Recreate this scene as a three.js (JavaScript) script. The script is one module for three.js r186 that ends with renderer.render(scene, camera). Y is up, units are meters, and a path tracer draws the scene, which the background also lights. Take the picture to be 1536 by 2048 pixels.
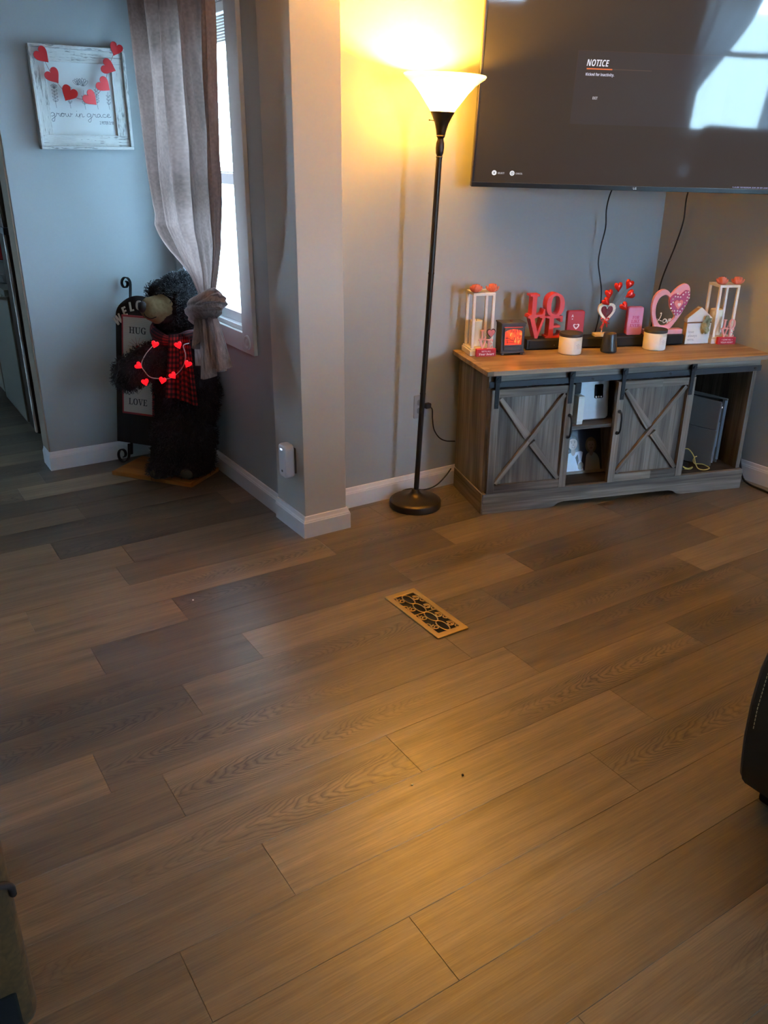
import * as THREE from 'three';
import { RoundedBoxGeometry } from 'three/addons/geometries/RoundedBoxGeometry.js';
import { MarchingCubes } from 'three/addons/objects/MarchingCubes.js';
import { MeshSurfaceSampler } from 'three/addons/math/MeshSurfaceSampler.js';
import { mergeGeometries, mergeVertices } from 'three/addons/utils/BufferGeometryUtils.js';
import { RectAreaLightUniformsLib } from 'three/addons/lights/RectAreaLightUniformsLib.js';
import { FontLoader } from 'three/addons/loaders/FontLoader.js';
import { TextGeometry } from 'three/addons/geometries/TextGeometry.js';

// ---------------------------------------------------------------- camera, sky, exposure
const W = 1536, H = 2048, FOCAL = 1672.7, EYE = 1.56;
const scene = new THREE.Scene();
const camera = new THREE.PerspectiveCamera(2 * Math.atan(H / 2 / FOCAL) * 180 / Math.PI, W / H, 0.05, 300);
camera.position.set(0, EYE, 0);
camera.quaternion.setFromRotationMatrix(new THREE.Matrix4().makeBasis(
  new THREE.Vector3(0.84258334, 0.00762082, 0.53851206), new THREE.Vector3(0.20745295, 0.91815021, -0.33758475), new THREE.Vector3(-0.49700763, 0.3961592, 0.77203711)));
const renderer = new THREE.WebGLRenderer({ antialias: true });
renderer.setSize(W, H);
renderer.toneMapping = THREE.LinearToneMapping;
renderer.toneMappingExposure = 1.42;
renderer.outputColorSpace = THREE.SRGBColorSpace;
renderer.shadowMap.enabled = true;
RectAreaLightUniformsLib.init();
const SKY = 66;
{ // bright overcast sky, a little bluer overhead, the same all the way round
  const w = 32, h = 64, a = new Float32Array(w * h * 4);
  for (let y = 0; y < h; y++) for (let x = 0; x < w; x++) {
    const e = Math.max(0, Math.sin((y / (h - 1) - 0.5) * Math.PI));
    const k = (y * w + x) * 4;
    a[k] = SKY * (0.53 - 0.14 * e); a[k + 1] = SKY * (0.83 - 0.11 * e); a[k + 2] = SKY * (1.16 + 0.02 * e); a[k + 3] = 1;
  }
  const t = new THREE.DataTexture(a, w, h, THREE.RGBAFormat, THREE.FloatType);
  t.mapping = THREE.EquirectangularReflectionMapping; t.magFilter = t.minFilter = THREE.LinearFilter; t.needsUpdate = true;
  scene.background = t;
}
const LAMP_COLOR = new THREE.Color().setRGB(1, 0.44, 0.05);
const LAMP_CANDELA = 15;

// ---------------------------------------------------------------- helpers
let seedState = 12345;
const rnd = () => { seedState = (seedState * 1664525 + 1013904223) >>> 0; return seedState / 4294967296; };
const rr = (a, b) => a + (b - a) * rnd();
const hash = (x, y, s) => { let h = Math.imul(x, 374761393) ^ Math.imul(y, 668265263) ^ Math.imul(s, 2246822519); h = Math.imul(h ^ (h >>> 13), 1274126177); return ((h ^ (h >>> 16)) >>> 0) / 4294967296; };
const sm = (t) => t * t * (3 - 2 * t);
function noise(x, y, s = 1) {
  const xi = Math.floor(x), yi = Math.floor(y), fx = sm(x - xi), fy = sm(y - yi);
  const a = hash(xi, yi, s), b = hash(xi + 1, yi, s), c = hash(xi, yi + 1, s), d = hash(xi + 1, yi + 1, s);
  return a + (b - a) * fx + (c - a) * fy + (a - b - c + d) * fx * fy;
}
const fbm = (x, y, s = 1, o = 3) => { let v = 0, k = 0.5, t = 0; for (let i = 0; i < o; i++) { v += k * noise(x, y, s + i); t += k; x *= 2.03; y *= 2.03; k *= 0.5; } return v / t; };
const clamp = (v, a = 0, b = 1) => Math.min(b, Math.max(a, v));
const sstep = (a, b, v) => sm(clamp((v - a) / (b - a)));
const V = (x, y, z) => new THREE.Vector3(x, y, z);
const R = (d) => d * Math.PI / 180;

function tex(w, h, f, srgb = true) {
  const a = new Uint8Array(w * h * 4);
  for (let y = 0; y < h; y++) for (let x = 0; x < w; x++) {
    const c = f(x / w, y / h), k = (y * w + x) * 4;
    a[k] = clamp(c[0]) * 255; a[k + 1] = clamp(c[1]) * 255; a[k + 2] = clamp(c[2]) * 255; a[k + 3] = 255;
  }
  const t = new THREE.DataTexture(a, w, h); t.wrapS = t.wrapT = THREE.RepeatWrapping; t.magFilter = THREE.LinearFilter; t.minFilter = THREE.LinearFilter;
  if (srgb) t.colorSpace = THREE.SRGBColorSpace; t.needsUpdate = true; return t;
}
function canvasTex(w, h, draw) {
  const c = document.createElement('canvas'); c.width = w; c.height = h; const g = c.getContext('2d'); draw(g, w, h);
  const t = new THREE.CanvasTexture(c); t.colorSpace = THREE.SRGBColorSpace; t.magFilter = THREE.LinearFilter; return t;
}
const std = (color, roughness = 0.6, o = {}) => new THREE.MeshStandardMaterial({ color, roughness, ...o });
const phy = (color, roughness = 0.6, o = {}) => new THREE.MeshPhysicalMaterial({ color, roughness, ...o });

const used = {};
function numbered(n) { if (used[n] === undefined) { used[n] = 0; return n; } used[n]++; return n + '_' + String(used[n]).padStart(3, '0'); }
function tag(o, label, category, group, kind) {
  o.userData.label = label; if (category) o.userData.category = category; if (group) o.userData.group = group; if (kind) o.userData.kind = kind; return o;
}
function thing(name, label, category, p = [0, 0, 0], turn = 0, group) {
  const o = new THREE.Group(); o.name = numbered(name); o.position.set(...p); o.rotation.y = turn; scene.add(o); return tag(o, label, category, group);
}
function mesh(name, geo, mat, parent = scene, label) {
  const m = new THREE.Mesh(Array.isArray(geo) ? merge(geo) : geo, mat); m.name = parent === scene ? numbered(name) : name;
  m.castShadow = m.receiveShadow = true; parent.add(m); if (label) m.userData.label = label; return m;
}
function struct(name, geo, mat, label) { const m = mesh(name, geo, mat); m.userData.kind = 'structure'; m.userData.label = label; return m; }
function single(name, geo, mat, label, category, group) { return tag(mesh(name, geo, mat), label, category, group); }
function merge(list) {
  const l = list.map((g) => { g = g.index ? g.toNonIndexed() : g.clone(); for (const k of Object.keys(g.attributes)) if (!['position', 'normal', 'uv'].includes(k)) g.deleteAttribute(k); if (!g.attributes.uv) g.setAttribute('uv', new THREE.BufferAttribute(new Float32Array(g.attributes.position.count * 2), 2)); return g; });
  return mergeGeometries(l);
}
function boxUV(g, grain = 'x') { // uv in metres, u along the grain
  g = g.index ? g.toNonIndexed() : g; const p = g.attributes.position, uv = new Float32Array(p.count * 2);
  const ax = { x: 0, y: 1, z: 2 }[grain], q = [0, 0, 0];
  for (let i = 0; i < p.count; i += 3) {
    const a = V().fromBufferAttribute(p, i), b = V().fromBufferAttribute(p, i + 1), c = V().fromBufferAttribute(p, i + 2);
    const n = b.clone().sub(a).cross(c.clone().sub(a)); const m = [Math.abs(n.x), Math.abs(n.y), Math.abs(n.z)];
    const d = m[0] > m[1] && m[0] > m[2] ? 0 : m[1] > m[2] ? 1 : 2;
    let ua = ax, va = 3 - ax - d; if (d === ax) { ua = (ax + 1) % 3; va = (ax + 2) % 3; }
    [a, b, c].forEach((t, k) => { q[0] = t.x; q[1] = t.y; q[2] = t.z; uv[(i + k) * 2] = q[ua]; uv[(i + k) * 2 + 1] = q[va]; });
  }
  g.setAttribute('uv', new THREE.BufferAttribute(uv, 2)); return g;
}
function box(x0, x1, y0, y1, z0, z1, r = 0.002, grain = 'x', du = 0, dv = 0) {
  const w = x1 - x0, h = y1 - y0, d = z1 - z0, k = Math.min(r, w * 0.45, h * 0.45, d * 0.45);
  let g = k > 0 ? new RoundedBoxGeometry(w, h, d, 2, k) : new THREE.BoxGeometry(w, h, d);
  g = boxUV(g.translate((x0 + x1) / 2, (y0 + y1) / 2, (z0 + z1) / 2), grain);
  if (du || dv) { const u = g.attributes.uv; for (let i = 0; i < u.count; i++) u.setXY(i, u.getX(i) + du, u.getY(i) + dv); }
  return g;
}
const move = (g, x, y, z) => g.translate(x, y, z);
function lathe(pts, seg = 40) { return new THREE.LatheGeometry(pts.map(([r, y]) => new THREE.Vector2(r, y)), seg); }
function tube(pts, r, seg = 24, rad = 8, closed = false, tension) {
  return new THREE.TubeGeometry(new THREE.CatmullRomCurve3(pts.map((p) => (p.isVector3 ? p : V(...p))), closed, 'centripetal', tension), seg, r, rad, closed);
}
function rod(a, b, r, r2 = r, seg = 12) { // tapered round bar between two points, with caps
  const A = a.isVector3 ? a : V(...a), B = b.isVector3 ? b : V(...b), d = B.clone().sub(A), g = new THREE.CylinderGeometry(r2, r, d.length(), seg);
  g.applyQuaternion(new THREE.Quaternion().setFromUnitVectors(V(0, 1, 0), d.clone().normalize())); return g.translate((A.x + B.x) / 2, (A.y + B.y) / 2, (A.z + B.z) / 2);
}
function extrude(shape, depth, bevel = 0, o = {}) { // front face ends at z = depth
  const g = new THREE.ExtrudeGeometry(shape, { depth: Math.max(depth - 2 * bevel, 1e-4), bevelEnabled: bevel > 0, bevelSize: bevel, bevelThickness: bevel, bevelSegments: 2, bevelOffset: -bevel, curveSegments: 16, ...o });
  return g.translate(0, 0, bevel);
}
function poly(pts, cls = THREE.Shape) { const s = new cls(); pts.forEach(([x, y], i) => (i ? s.lineTo(x, y) : s.moveTo(x, y))); s.closePath(); return s; }
function rrect(w, h, r, cls = THREE.Shape, x = -w / 2, y = -h / 2) {
  const s = new cls(); s.moveTo(x + r, y); s.lineTo(x + w - r, y); s.absarc(x + w - r, y + r, r, -Math.PI / 2, 0); s.lineTo(x + w, y + h - r); s.absarc(x + w - r, y + h - r, r, 0, Math.PI / 2);
  s.lineTo(x + r, y + h); s.absarc(x + r, y + h - r, r, Math.PI / 2, Math.PI); s.lineTo(x, y + r); s.absarc(x + r, y + r, r, Math.PI, 1.5 * Math.PI); return s;
}
function heart(w, h, cls = THREE.Shape, cx = 0, cy = 0) { // centred, tip down
  const s = new cls(), X = (t) => cx + t * w, Y = (t) => cy + t * h;
  s.moveTo(X(0), Y(-0.5)); s.bezierCurveTo(X(-0.22), Y(-0.22), X(-0.5), Y(-0.02), X(-0.5), Y(0.22)); s.bezierCurveTo(X(-0.5), Y(0.42), X(-0.36), Y(0.5), X(-0.25), Y(0.5));
  s.bezierCurveTo(X(-0.12), Y(0.5), X(-0.03), Y(0.42), X(0), Y(0.29)); s.bezierCurveTo(X(0.03), Y(0.42), X(0.12), Y(0.5), X(0.25), Y(0.5));
  s.bezierCurveTo(X(0.36), Y(0.5), X(0.5), Y(0.42), X(0.5), Y(0.22)); s.bezierCurveTo(X(0.5), Y(-0.02), X(0.22), Y(-0.22), X(0), Y(-0.5)); return s;
}
function puff(w, h, d, n = 14, rings = 8) { // pillow-shaped heart: outline swept from the rim to the middle, front and back
  const o = heart(w, h).getPoints(n), pos = [], idx = [], N = o.length - 1;
  for (const s of [1, -1]) { const b = pos.length / 3; for (let k = 0; k <= rings; k++) { const t = k / rings, q = Math.cos(t * Math.PI / 2) || 1e-3; for (let i = 0; i < N; i++) pos.push(o[i].x * q, (o[i].y - 0.1 * h) * q + 0.1 * h, s * d * 0.5 * Math.sin(t * Math.PI / 2)); }
    for (let k = 0; k < rings; k++) for (let i = 0; i < N; i++) { const a = b + k * N + i, c = b + k * N + (i + 1) % N; s > 0 ? idx.push(a, a + N, c, c, a + N, c + N) : idx.push(a, c, a + N, c, c + N, a + N); } }
  const g = new THREE.BufferGeometry(); g.setAttribute('position', new THREE.Float32BufferAttribute(pos, 3)); g.setIndex(idx); g.computeVertexNormals(); return g;
}
function grid(nu, nv, f, closeU = false) { // f(u,v) -> Vector3
  const pos = [], uv = [], idx = [];
  for (let j = 0; j <= nv; j++) for (let i = 0; i <= nu; i++) { const p = f(i / nu, j / nv); pos.push(p.x, p.y, p.z); uv.push(i / nu, j / nv); }
  for (let j = 0; j < nv; j++) for (let i = 0; i < nu; i++) { const a = j * (nu + 1) + i; idx.push(a, a + 1, a + nu + 1, a + 1, a + nu + 2, a + nu + 1); }
  let g = new THREE.BufferGeometry(); g.setAttribute('position', new THREE.Float32BufferAttribute(pos, 3)); g.setAttribute('uv', new THREE.Float32BufferAttribute(uv, 2)); g.setIndex(idx); g.computeVertexNormals(); return g;
}
function lerpTable(t, x) { if (x <= t[0][0]) return t[0][1]; for (let i = 1; i < t.length; i++) if (x <= t[i][0]) { const k = (x - t[i - 1][0]) / (t[i][0] - t[i - 1][0]); return t[i - 1][1] + (t[i][1] - t[i - 1][1]) * k; } return t[t.length - 1][1]; }
function decal(w, h, map, o = {}) { // flat print: a thin card carrying a drawn texture
  const g = new THREE.PlaneGeometry(w, h); return [g, new THREE.MeshStandardMaterial({ map, roughness: 0.7, ...o })];
}
const fontBold = await new FontLoader().loadAsync('fonts/droid/droid_sans_bold.typeface.json');
const fontSerif = await new FontLoader().loadAsync('fonts/droid/droid_serif_bold.typeface.json');
function text(s, size, depth, font = fontBold, bevel = 0) {
  const g = new TextGeometry(s, { font, size, depth, curveSegments: 8, bevelEnabled: bevel > 0, bevelSize: bevel, bevelThickness: bevel, bevelSegments: 2 });
  g.computeBoundingBox(); const b = g.boundingBox; return g.translate(-(b.min.x + b.max.x) / 2, -b.min.y, 0);
}
// ---------------------------------------------------------------- materials of the room
const speckle = tex(256, 256, (u, v) => { const n = 0.5 + 0.5 * (fbm(u * 64, v * 64, 5, 2) - 0.5); return [n, n, n]; }, false);
const paintMaps = (c, r) => new THREE.MeshStandardMaterial({ color: c, roughness: r, bumpMap: speckle, bumpScale: 0.0004 });
const wallPaint = paintMaps(new THREE.Color().setRGB(0.345, 0.375, 0.385), 0.62);
const pillarPaint = paintMaps(new THREE.Color().setRGB(0.52, 0.50, 0.46), 0.55);
const ceilPaint = std(new THREE.Color().setRGB(0.86, 0.84, 0.80), 0.9);
const trimWhite = std(new THREE.Color().setRGB(0.74, 0.75, 0.78), 0.38);

// planks: eight drawings of oak grain, tinted per plank
const PL = 1.205, PW = 0.185;
function plankTex(s) {
  const cath = s % 3 !== 2, u0 = hash(s, 1, 7) * 0.7 + 0.15, dir = hash(s, 2, 7) > 0.5 ? 1 : -1, vc = 0.3 + 0.4 * hash(s, 3, 7), n = 9 + 5 * hash(s, 4, 7), kx = 4 + 2.5 * hash(s, 6, 7);
  return tex(1280, 208, (u, v) => {
    const x = u * PL, y = v * PW;
    const wx = (fbm(x * 5, y * 22, s + 40, 3) - 0.5), wob = fbm(x * 26, y * 60, s + 90, 2) - 0.5;
    let t = 0.86 + 0.28 * (fbm(x * 2.2, y * 34, s + 10, 3) - 0.5) + 0.22 * (fbm(x * 9, y * 420, s + 20, 2) - 0.5) + 0.10 * (noise(x * 30, y * 1300, s + 30) - 0.5);
    if (cath) { // nested arches pointing along the plank
      const d = (v - vc) / 0.42, f = dir * (x - u0 * PL) * kx + d * d * 2.1 + wx * 0.9 + wob * 0.22;
      const reach = Math.exp(-Math.pow((x - u0 * PL) / 0.42, 2)) * (1 - sstep(0.55, 1.1, Math.abs(d)));
      const ph = f * n * 0.42, fr = ph - Math.floor(ph), line = Math.pow(1 - Math.abs(fr - 0.72) / 0.72, 3) * (fr < 0.72 ? 1 : 0.4);
      t -= 0.52 * line * reach * (0.45 + 0.9 * fbm(x * 7, y * 30, s + 60, 2));
    }
    const pore = noise(x * 60, y * 900, s + 70); if (pore > 0.8) t -= 0.10 * (pore - 0.8) / 0.2 * fbm(x * 4, y * 40, s + 75, 2);
    const dk = fbm(x * 3, y * 16, s + 80, 2); t -= 0.09 * sstep(0.58, 0.8, dk);
    const warm = 0.02 * (fbm(x * 4, y * 12, s + 85, 2) - 0.5);
    return [t * 1.0 + warm, t * 0.955, t * 0.90 - warm];
  });
}
const plankMaps = []; for (let s = 0; s < 8; s++) plankMaps.push(plankTex(s + 1));
const TONES = [[0.51, 0.408, 0.31], [0.40, 0.318, 0.242], [0.29, 0.229, 0.175], [0.208, 0.164, 0.127], [0.16, 0.127, 0.10]];
const plankMats = {};
const plankMat = (tone, m) => plankMats[tone + '_' + m] ||= new THREE.MeshPhysicalMaterial({ clearcoat: 0.55, clearcoatRoughness: 0.36, color: new THREE.Color().setRGB(...TONES[tone].map((c, i) => c * [0.61, 0.655, 0.62][i])), map: plankMaps[m], bumpMap: plankMaps[m], bumpScale: 0.0006, roughness: 0.37 });
function plankGeo(len, wid, u0, flip) { // shallow chamfered board, top at y = 0
  const b = 0.0009, y1 = 0, y0 = -0.0011, yb = -0.006, pos = [], uv = [], q = (a, c, d, e) => { for (const p of [a, c, d, a, d, e]) { pos.push(...p); let u = u0 + p[0] / PL, v = p[2] / PW; if (flip & 1) u = 1 - u; if (flip & 2) v = 1 - v; uv.push(u, v); } };
  const A = (i, y) => [[i, y, i], [len - i, y, i], [len - i, y, wid - i], [i, y, wid - i]], t = A(b, y1), m = A(0.0002, y0), l = A(0.0002, yb);
  q(t[0], t[3], t[2], t[1]); for (let k = 0; k < 4; k++) { const n = (k + 1) % 4; q(t[k], t[n], m[n], m[k]); q(m[k], m[n], l[n], l[k]); }
  const g = new THREE.BufferGeometry(); g.setAttribute('position', new THREE.Float32BufferAttribute(pos, 3)); g.setAttribute('uv', new THREE.Float32BufferAttribute(uv, 2)); g.computeVertexNormals(); return g;
}
const XW = 1.53, XR = 3.805, ZB = -3.18, ZA = -4.43, ZF = 3.0, XL = -3.0, ZK = -7.5, CEIL = 2.44;
const floor = struct('floor', box(XL - 0.12, XR + 0.12, -0.2, -0.006, ZK - 0.12, ZF + 0.12, 0), std(0x2a211b, 0.9), 'brown oak-look plank floor running through the living room and the alcove');
{
  // row 0 lies between z = -1.101 and -0.916; rows count away from the camera
  const ends = { 0: 0.783, 1: 0.322, 2: 0.597, 3: 1.078, 4: 0.473, 5: 0.337, 6: 0.665, 7: 0.95, 8: 0.477, 9: 0.827, 10: 0.340, 11: 0.724, 12: 0.802, 13: 0.55 };
  const tone = { // tones read off the photograph: row -> [plank left of the end, plank right of it, next ones...]
    '-1': [2, 3, 2], 0: [2, 2, 3], 1: [2, 2, 2], 2: [2, 1, 2], 3: [1, 1, 3, 1], 4: [2, 1, 2, 3], 5: [1, 2, 2, 1], 6: [3, 2, 3, 1], 7: [3, 1, 3, 2], 8: [1, 3, 2, 3], 9: [1, 3, 1, 3], 10: [0, 1, 2, 2], 11: [1, 2, 2, 3], 12: [1, 2, 1, 2], 13: [1, 3, 2], 14: [3, 3], 15: [2, 3], 16: [3, 3] };
  const stuff = []; let count = 0;
  const rowMax = Math.ceil((-0.916 - ZK) / PW);
  for (let r = -22; r < rowMax; r++) {
    const z1 = -0.916 - r * PW, z0 = z1 - PW; if (z1 > ZF) continue;
    const e0 = ends[r] !== undefined ? ends[r] : hash(r + 60, 3, 3) * PL; let k = -Math.ceil((e0 - XL) / PL);
    for (; e0 + k * PL < XR; k++) {
      let x0 = e0 + k * PL, x1 = x0 + PL; const cut = Math.max(0, XL - x0); x0 += cut; x1 = Math.min(x1, XR); if (x1 - x0 < 0.02) continue;
      const m = Math.floor(hash(r + 60, k + 20, 11) * 8), flip = Math.floor(hash(r + 60, k + 20, 12) * 4);
      const t = tone[r] && tone[r][k + 1] !== undefined ? tone[r][k + 1] : Math.floor(hash(r + 60, k + 20, 13) * 3.4 + 0.8);
      const g = plankGeo(x1 - x0, z1 - z0, cut / PL, flip);
      const seen = r >= -4 && x1 > -0.2 && !(r > 11 && x0 > XW) && !(r > 20 && x1 < 0.2) && count < 299 && z1 > -6.6;
      if (seen) { count++; const p = mesh('plank', g, plankMat(Math.min(t, 4), m), floor); p.position.set(x0, 0, z0); }
      else stuff.push(g.translate(x0, 0, z0));
    }
  }
  const rest = mesh('plank', merge(stuff), plankMat(1, 2), floor); rest.userData.kind = 'stuff';
}
// ---------------------------------------------------------------- walls
const T = 0.13, WIN = { y0: 0.80, y1: 2.12, z0: -4.25, z1: -3.545 };   // alcove window opening
struct('wall_back', box(1.60, XR + T, 0, CEIL, ZB - T, ZB, 0), wallPaint, 'grey painted wall behind the floor lamp and the television');
struct('wall_pillar', box(1.515, 1.72, 0, CEIL, -3.254, -2.985, 0.003), pillarPaint, 'beige painted wall end standing between the alcove and the lamp wall');
const zs0 = -3.2541; // the window wall starts behind the pillar
struct('wall_window', [box(XW, XW + T, 0, CEIL, WIN.z1, zs0, 0), box(XW, XW + T, 0, WIN.y0, WIN.z0, WIN.z1, 0), box(XW, XW + T, WIN.y1, CEIL, WIN.z0, WIN.z1, 0), box(XW, XW + T, 0, CEIL, ZK, WIN.z0, 0)], wallPaint, 'grey painted alcove wall holding the curtained window');
struct('wall_alcove', box(0.772, XW, 0, CEIL, ZA - 0.145, ZA, 0.003), wallPaint, 'short grey wall at the back of the alcove with the framed sign');
struct('wall_right', box(XR, XR + T, 0, CEIL, ZB - T, ZF + T, 0), wallPaint, 'grey painted wall to the right of the television corner');
struct('wall_left', box(XL - T, XL, 0, CEIL, ZK - T, ZF + T, 0), wallPaint, 'grey painted wall far to the left, out of view');
const RW = { x0: 2.72, x1: 3.66, y0: 0.84, y1: 2.12 }, HW = { x0: 0.42, x1: 0.93, y0: 1.9, y1: 2.26 };
struct('wall_rear', [[XL, HW.x0, 0, CEIL], [HW.x0, HW.x1, 0, HW.y0], [HW.x0, HW.x1, HW.y1, CEIL], [HW.x1, RW.x0, 0, CEIL], [RW.x0, RW.x1, 0, RW.y0], [RW.x0, RW.x1, RW.y1, CEIL], [RW.x1, XR, 0, CEIL]].map(([a, b, c, d]) => box(a, b, c, d, ZF, ZF + T, 0)), wallPaint, 'grey painted wall behind the camera with two windows');
const KW = { x0: -1.5, x1: -1.15, y0: 1.3, y1: 2.0 };
struct('wall_kitchen', [box(XL, KW.x0, 0, CEIL, ZK - T, ZK, 0), box(KW.x1, XW, 0, CEIL, ZK - T, ZK, 0), box(KW.x0, KW.x1, 0, KW.y0, ZK - T, ZK, 0), box(KW.x0, KW.x1, KW.y1, CEIL, ZK - T, ZK, 0)], std(new THREE.Color().setRGB(0.5, 0.45, 0.38), 0.7), 'beige wall at the far end of the kitchen');
struct('ceiling', box(XL - T, XR + T, CEIL, CEIL + 0.15, ZK - T, ZF + T, 0), ceilPaint, 'flat off-white ceiling');

// ---------------------------------------------------------------- baseboards: flat board, small step and a bevelled top
const BBP = [[0, 0], [0.0145, 0], [0.0145, 0.070], [0.0125, 0.073], [0.0125, 0.077], [0.009, 0.083], [0.006, 0.097], [0, 0.0985]];
function board(name, x0, z0, x1, z1, label, m0 = 0, m1 = 0) { // the room lies to the right-hand side of up x way; m0, m1 mitre the ends (1 outer, -1 inner corner)
  const d = V(x1 - x0, 0, z1 - z0), L = d.length(); d.normalize(); const g = extrude(poly(BBP), L, 0), p = g.attributes.position;
  for (let i = 0; i < p.count; i++) p.setZ(i, p.getZ(i) < L / 2 ? p.getZ(i) - m0 * p.getX(i) : p.getZ(i) + m1 * p.getX(i));
  g.applyMatrix4(new THREE.Matrix4().makeBasis(V(d.z, 0, -d.x), V(0, 1, 0), d)).translate(x0, 0, z0); g.computeVertexNormals(); return struct(name, g, trimWhite, label);
}
board('baseboard_back', XR, ZB, 1.72, ZB, 'white baseboard along the wall behind the lamp and the television stand', -1, -1);
board('baseboard_pillar', 1.72, -2.985, 1.515, -2.985, 'white baseboard on the front face of the beige wall end', 1, 1);
board('baseboard_pillar_side', 1.515, -2.985, 1.515, -3.2541, 'white baseboard on the narrow alcove side of the beige wall end', 1, 0);
board('baseboard_pillar_return', 1.72, ZB, 1.72, -2.985, 'short white baseboard return between the wall end and the lamp wall', -1, 1);
board('baseboard_window', XW, zs0, XW, ZA, 'white baseboard under the alcove window', 0, -1);
board('baseboard_alcove', XW, ZA, 0.772, ZA, 'white baseboard under the framed sign in the alcove', -1, 1);
board('baseboard_alcove_end', 0.772, ZA, 0.772, ZA - 0.145, 'white baseboard wrapped round the end of the alcove wall', 1, 0);
board('baseboard_right', XR, ZF, XR, ZB, 'white baseboard along the right wall', -1, -1);
// corner casing on the end of the alcove wall
struct('trim_1', box(0.764, 0.772, 0.0986, CEIL, ZA - 0.146, ZA - 0.004, 0.002), phy(new THREE.Color().setRGB(0.33, 0.265, 0.205), 0.8, { specularIntensity: 0.15 }), 'tan casing on the end of the short alcove wall');

// ---------------------------------------------------------------- alcove window
const vinyl = std(new THREE.Color().setRGB(0.80, 0.82, 0.84), 0.35), paneGlass = phy(0xffffff, 0.0, { transmission: 1, thickness: 0, ior: 1.45 });
const casingPaint = std(new THREE.Color().setRGB(0.52, 0.53, 0.53), 0.5);
function sash(parent, map, w, y0, y1, depth) { // map(a, y, d) places sash coordinates; returns the pieces
  const f = 0.045, B = (a0, a1, b0, b1, d0, d1) => map(a0, a1, b0, b1, d0, d1);
  mesh('sash_frame', [B(0, f, y0, y1, depth, depth + 0.035), B(w - f, w, y0, y1, depth, depth + 0.035), B(f, w - f, y0, y0 + f, depth, depth + 0.035), B(f, w - f, y1 - f, y1, depth, depth + 0.035)], vinyl, parent);
  mesh('pane', B(f, w - f, y0 + f, y1 - f, depth + 0.015, depth + 0.019), paneGlass, parent);
}
{
  const win = thing('window_1', 'white double-hung alcove window behind the tied curtain', undefined, [0, 0, 0]); win.userData.kind = 'structure';
  const m = (a0, a1, b0, b1, d0, d1) => box(XW + d0, XW + d1, b0, b1, WIN.z0 + a0, WIN.z0 + a1, 0.002);
  const w = WIN.z1 - WIN.z0, c = 0.1;
  mesh('window_casing', box(XW - 0.02, XW, WIN.y0 - 0.086, WIN.y1 + 0.1, WIN.z1, WIN.z1 + 0.118, 0.003, 'y'), casingPaint, win);
  mesh('window_casing', box(XW - 0.02, XW, WIN.y0 - 0.086, WIN.y1 + 0.1, WIN.z0 - c, WIN.z0, 0.003, 'y'), casingPaint, win);
  mesh('window_casing', box(XW - 0.02, XW, WIN.y1, WIN.y1 + 0.1, WIN.z0, WIN.z1, 0.003, 'z'), casingPaint, win);
  mesh('window_casing', box(XW - 0.02, XW, WIN.y0 - 0.086, WIN.y0, WIN.z0, WIN.z1, 0.003, 'z'), casingPaint, win);
  mesh('corner_block', [lathe([[0.0, 0.006], [0.010, 0.006], [0.014, 0.003], [0.019, 0.003], [0.024, 0.007], [0.030, 0.007], [0.033, 0]], 32)].map((g) => g.rotateZ(Math.PI / 2).translate(XW - 0.02, WIN.y0 - 0.034, WIN.z1 + 0.056)), casingPaint, win);
  mesh('jamb_liner', [m(-0.0, 0.012, WIN.y0, WIN.y1, 0.0, T), m(w - 0.012, w, WIN.y0, WIN.y1, 0, T), m(0.012, w - 0.012, WIN.y0, WIN.y0 + 0.02, 0, T), m(0.012, w - 0.012, WIN.y1 - 0.012, WIN.y1, 0, T)], vinyl, win);
  const mm = (a0, a1, b0, b1, d0, d1) => m(a0 + 0.012, a1 + 0.012, b0, b1, d0, d1);
  sash(win, mm, w - 0.024, WIN.y0 + 0.02, 1.465, 0.03); sash(win, mm, w - 0.024, 1.425, WIN.y1 - 0.012, 0.072);
  const slat = []; for (let k = 0; k < 9; k++) slat.push(m(0.02, w - 0.02, 1.965 + k * 0.011, 1.972 + k * 0.011, 0.004, 0.028)); slat.push(m(0.02, w - 0.02, 2.07, 2.105, 0.0, 0.028));
  const bl = thing('window_blind', 'raised white window blind bunched at the top of the alcove window', 'blind'); mesh('blind_slats', slat, std(0xeeeeee, 0.5), bl);
}
for (const [nm, q, lab] of [['window_2', RW, 'double-hung window in the wall behind the camera, mirrored in the television'], ['window_3', HW, 'small high window behind the camera']]) {
  const win = thing(nm, lab, undefined); win.userData.kind = 'structure'; const w = q.x1 - q.x0;
  const m = (a0, a1, b0, b1, d0, d1) => box(q.x0 + a0, q.x0 + a1, b0, b1, ZF + d0, ZF + d1, 0.002), e = (a0, a1, b0, b1) => m(a0, a1, b0, b1, -0.018, 0);
  mesh('window_casing', [e(-0.09, 0, q.y0 - 0.09, q.y1 + 0.09), e(w, w + 0.09, q.y0 - 0.09, q.y1 + 0.09), e(0, w, q.y1, q.y1 + 0.09), e(0, w, q.y0 - 0.09, q.y0)], casingPaint, win);
  const mid = (q.y0 + q.y1) / 2 + 0.08;
  if (nm !== 'window_3') { sash(win, m, w, q.y0, mid + 0.02, 0.03); sash(win, m, w, mid - 0.02, q.y1, 0.07); } else sash(win, m, w, q.y0, q.y1, 0.05);
}
single('ground', [box(-70, 70, -0.7, -0.6, -80, 80, 0)], std(new THREE.Color().setRGB(0.40, 0.38, 0.30), 0.95), 'pale winter lawn outside the windows', undefined).userData.kind = 'structure';
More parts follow.
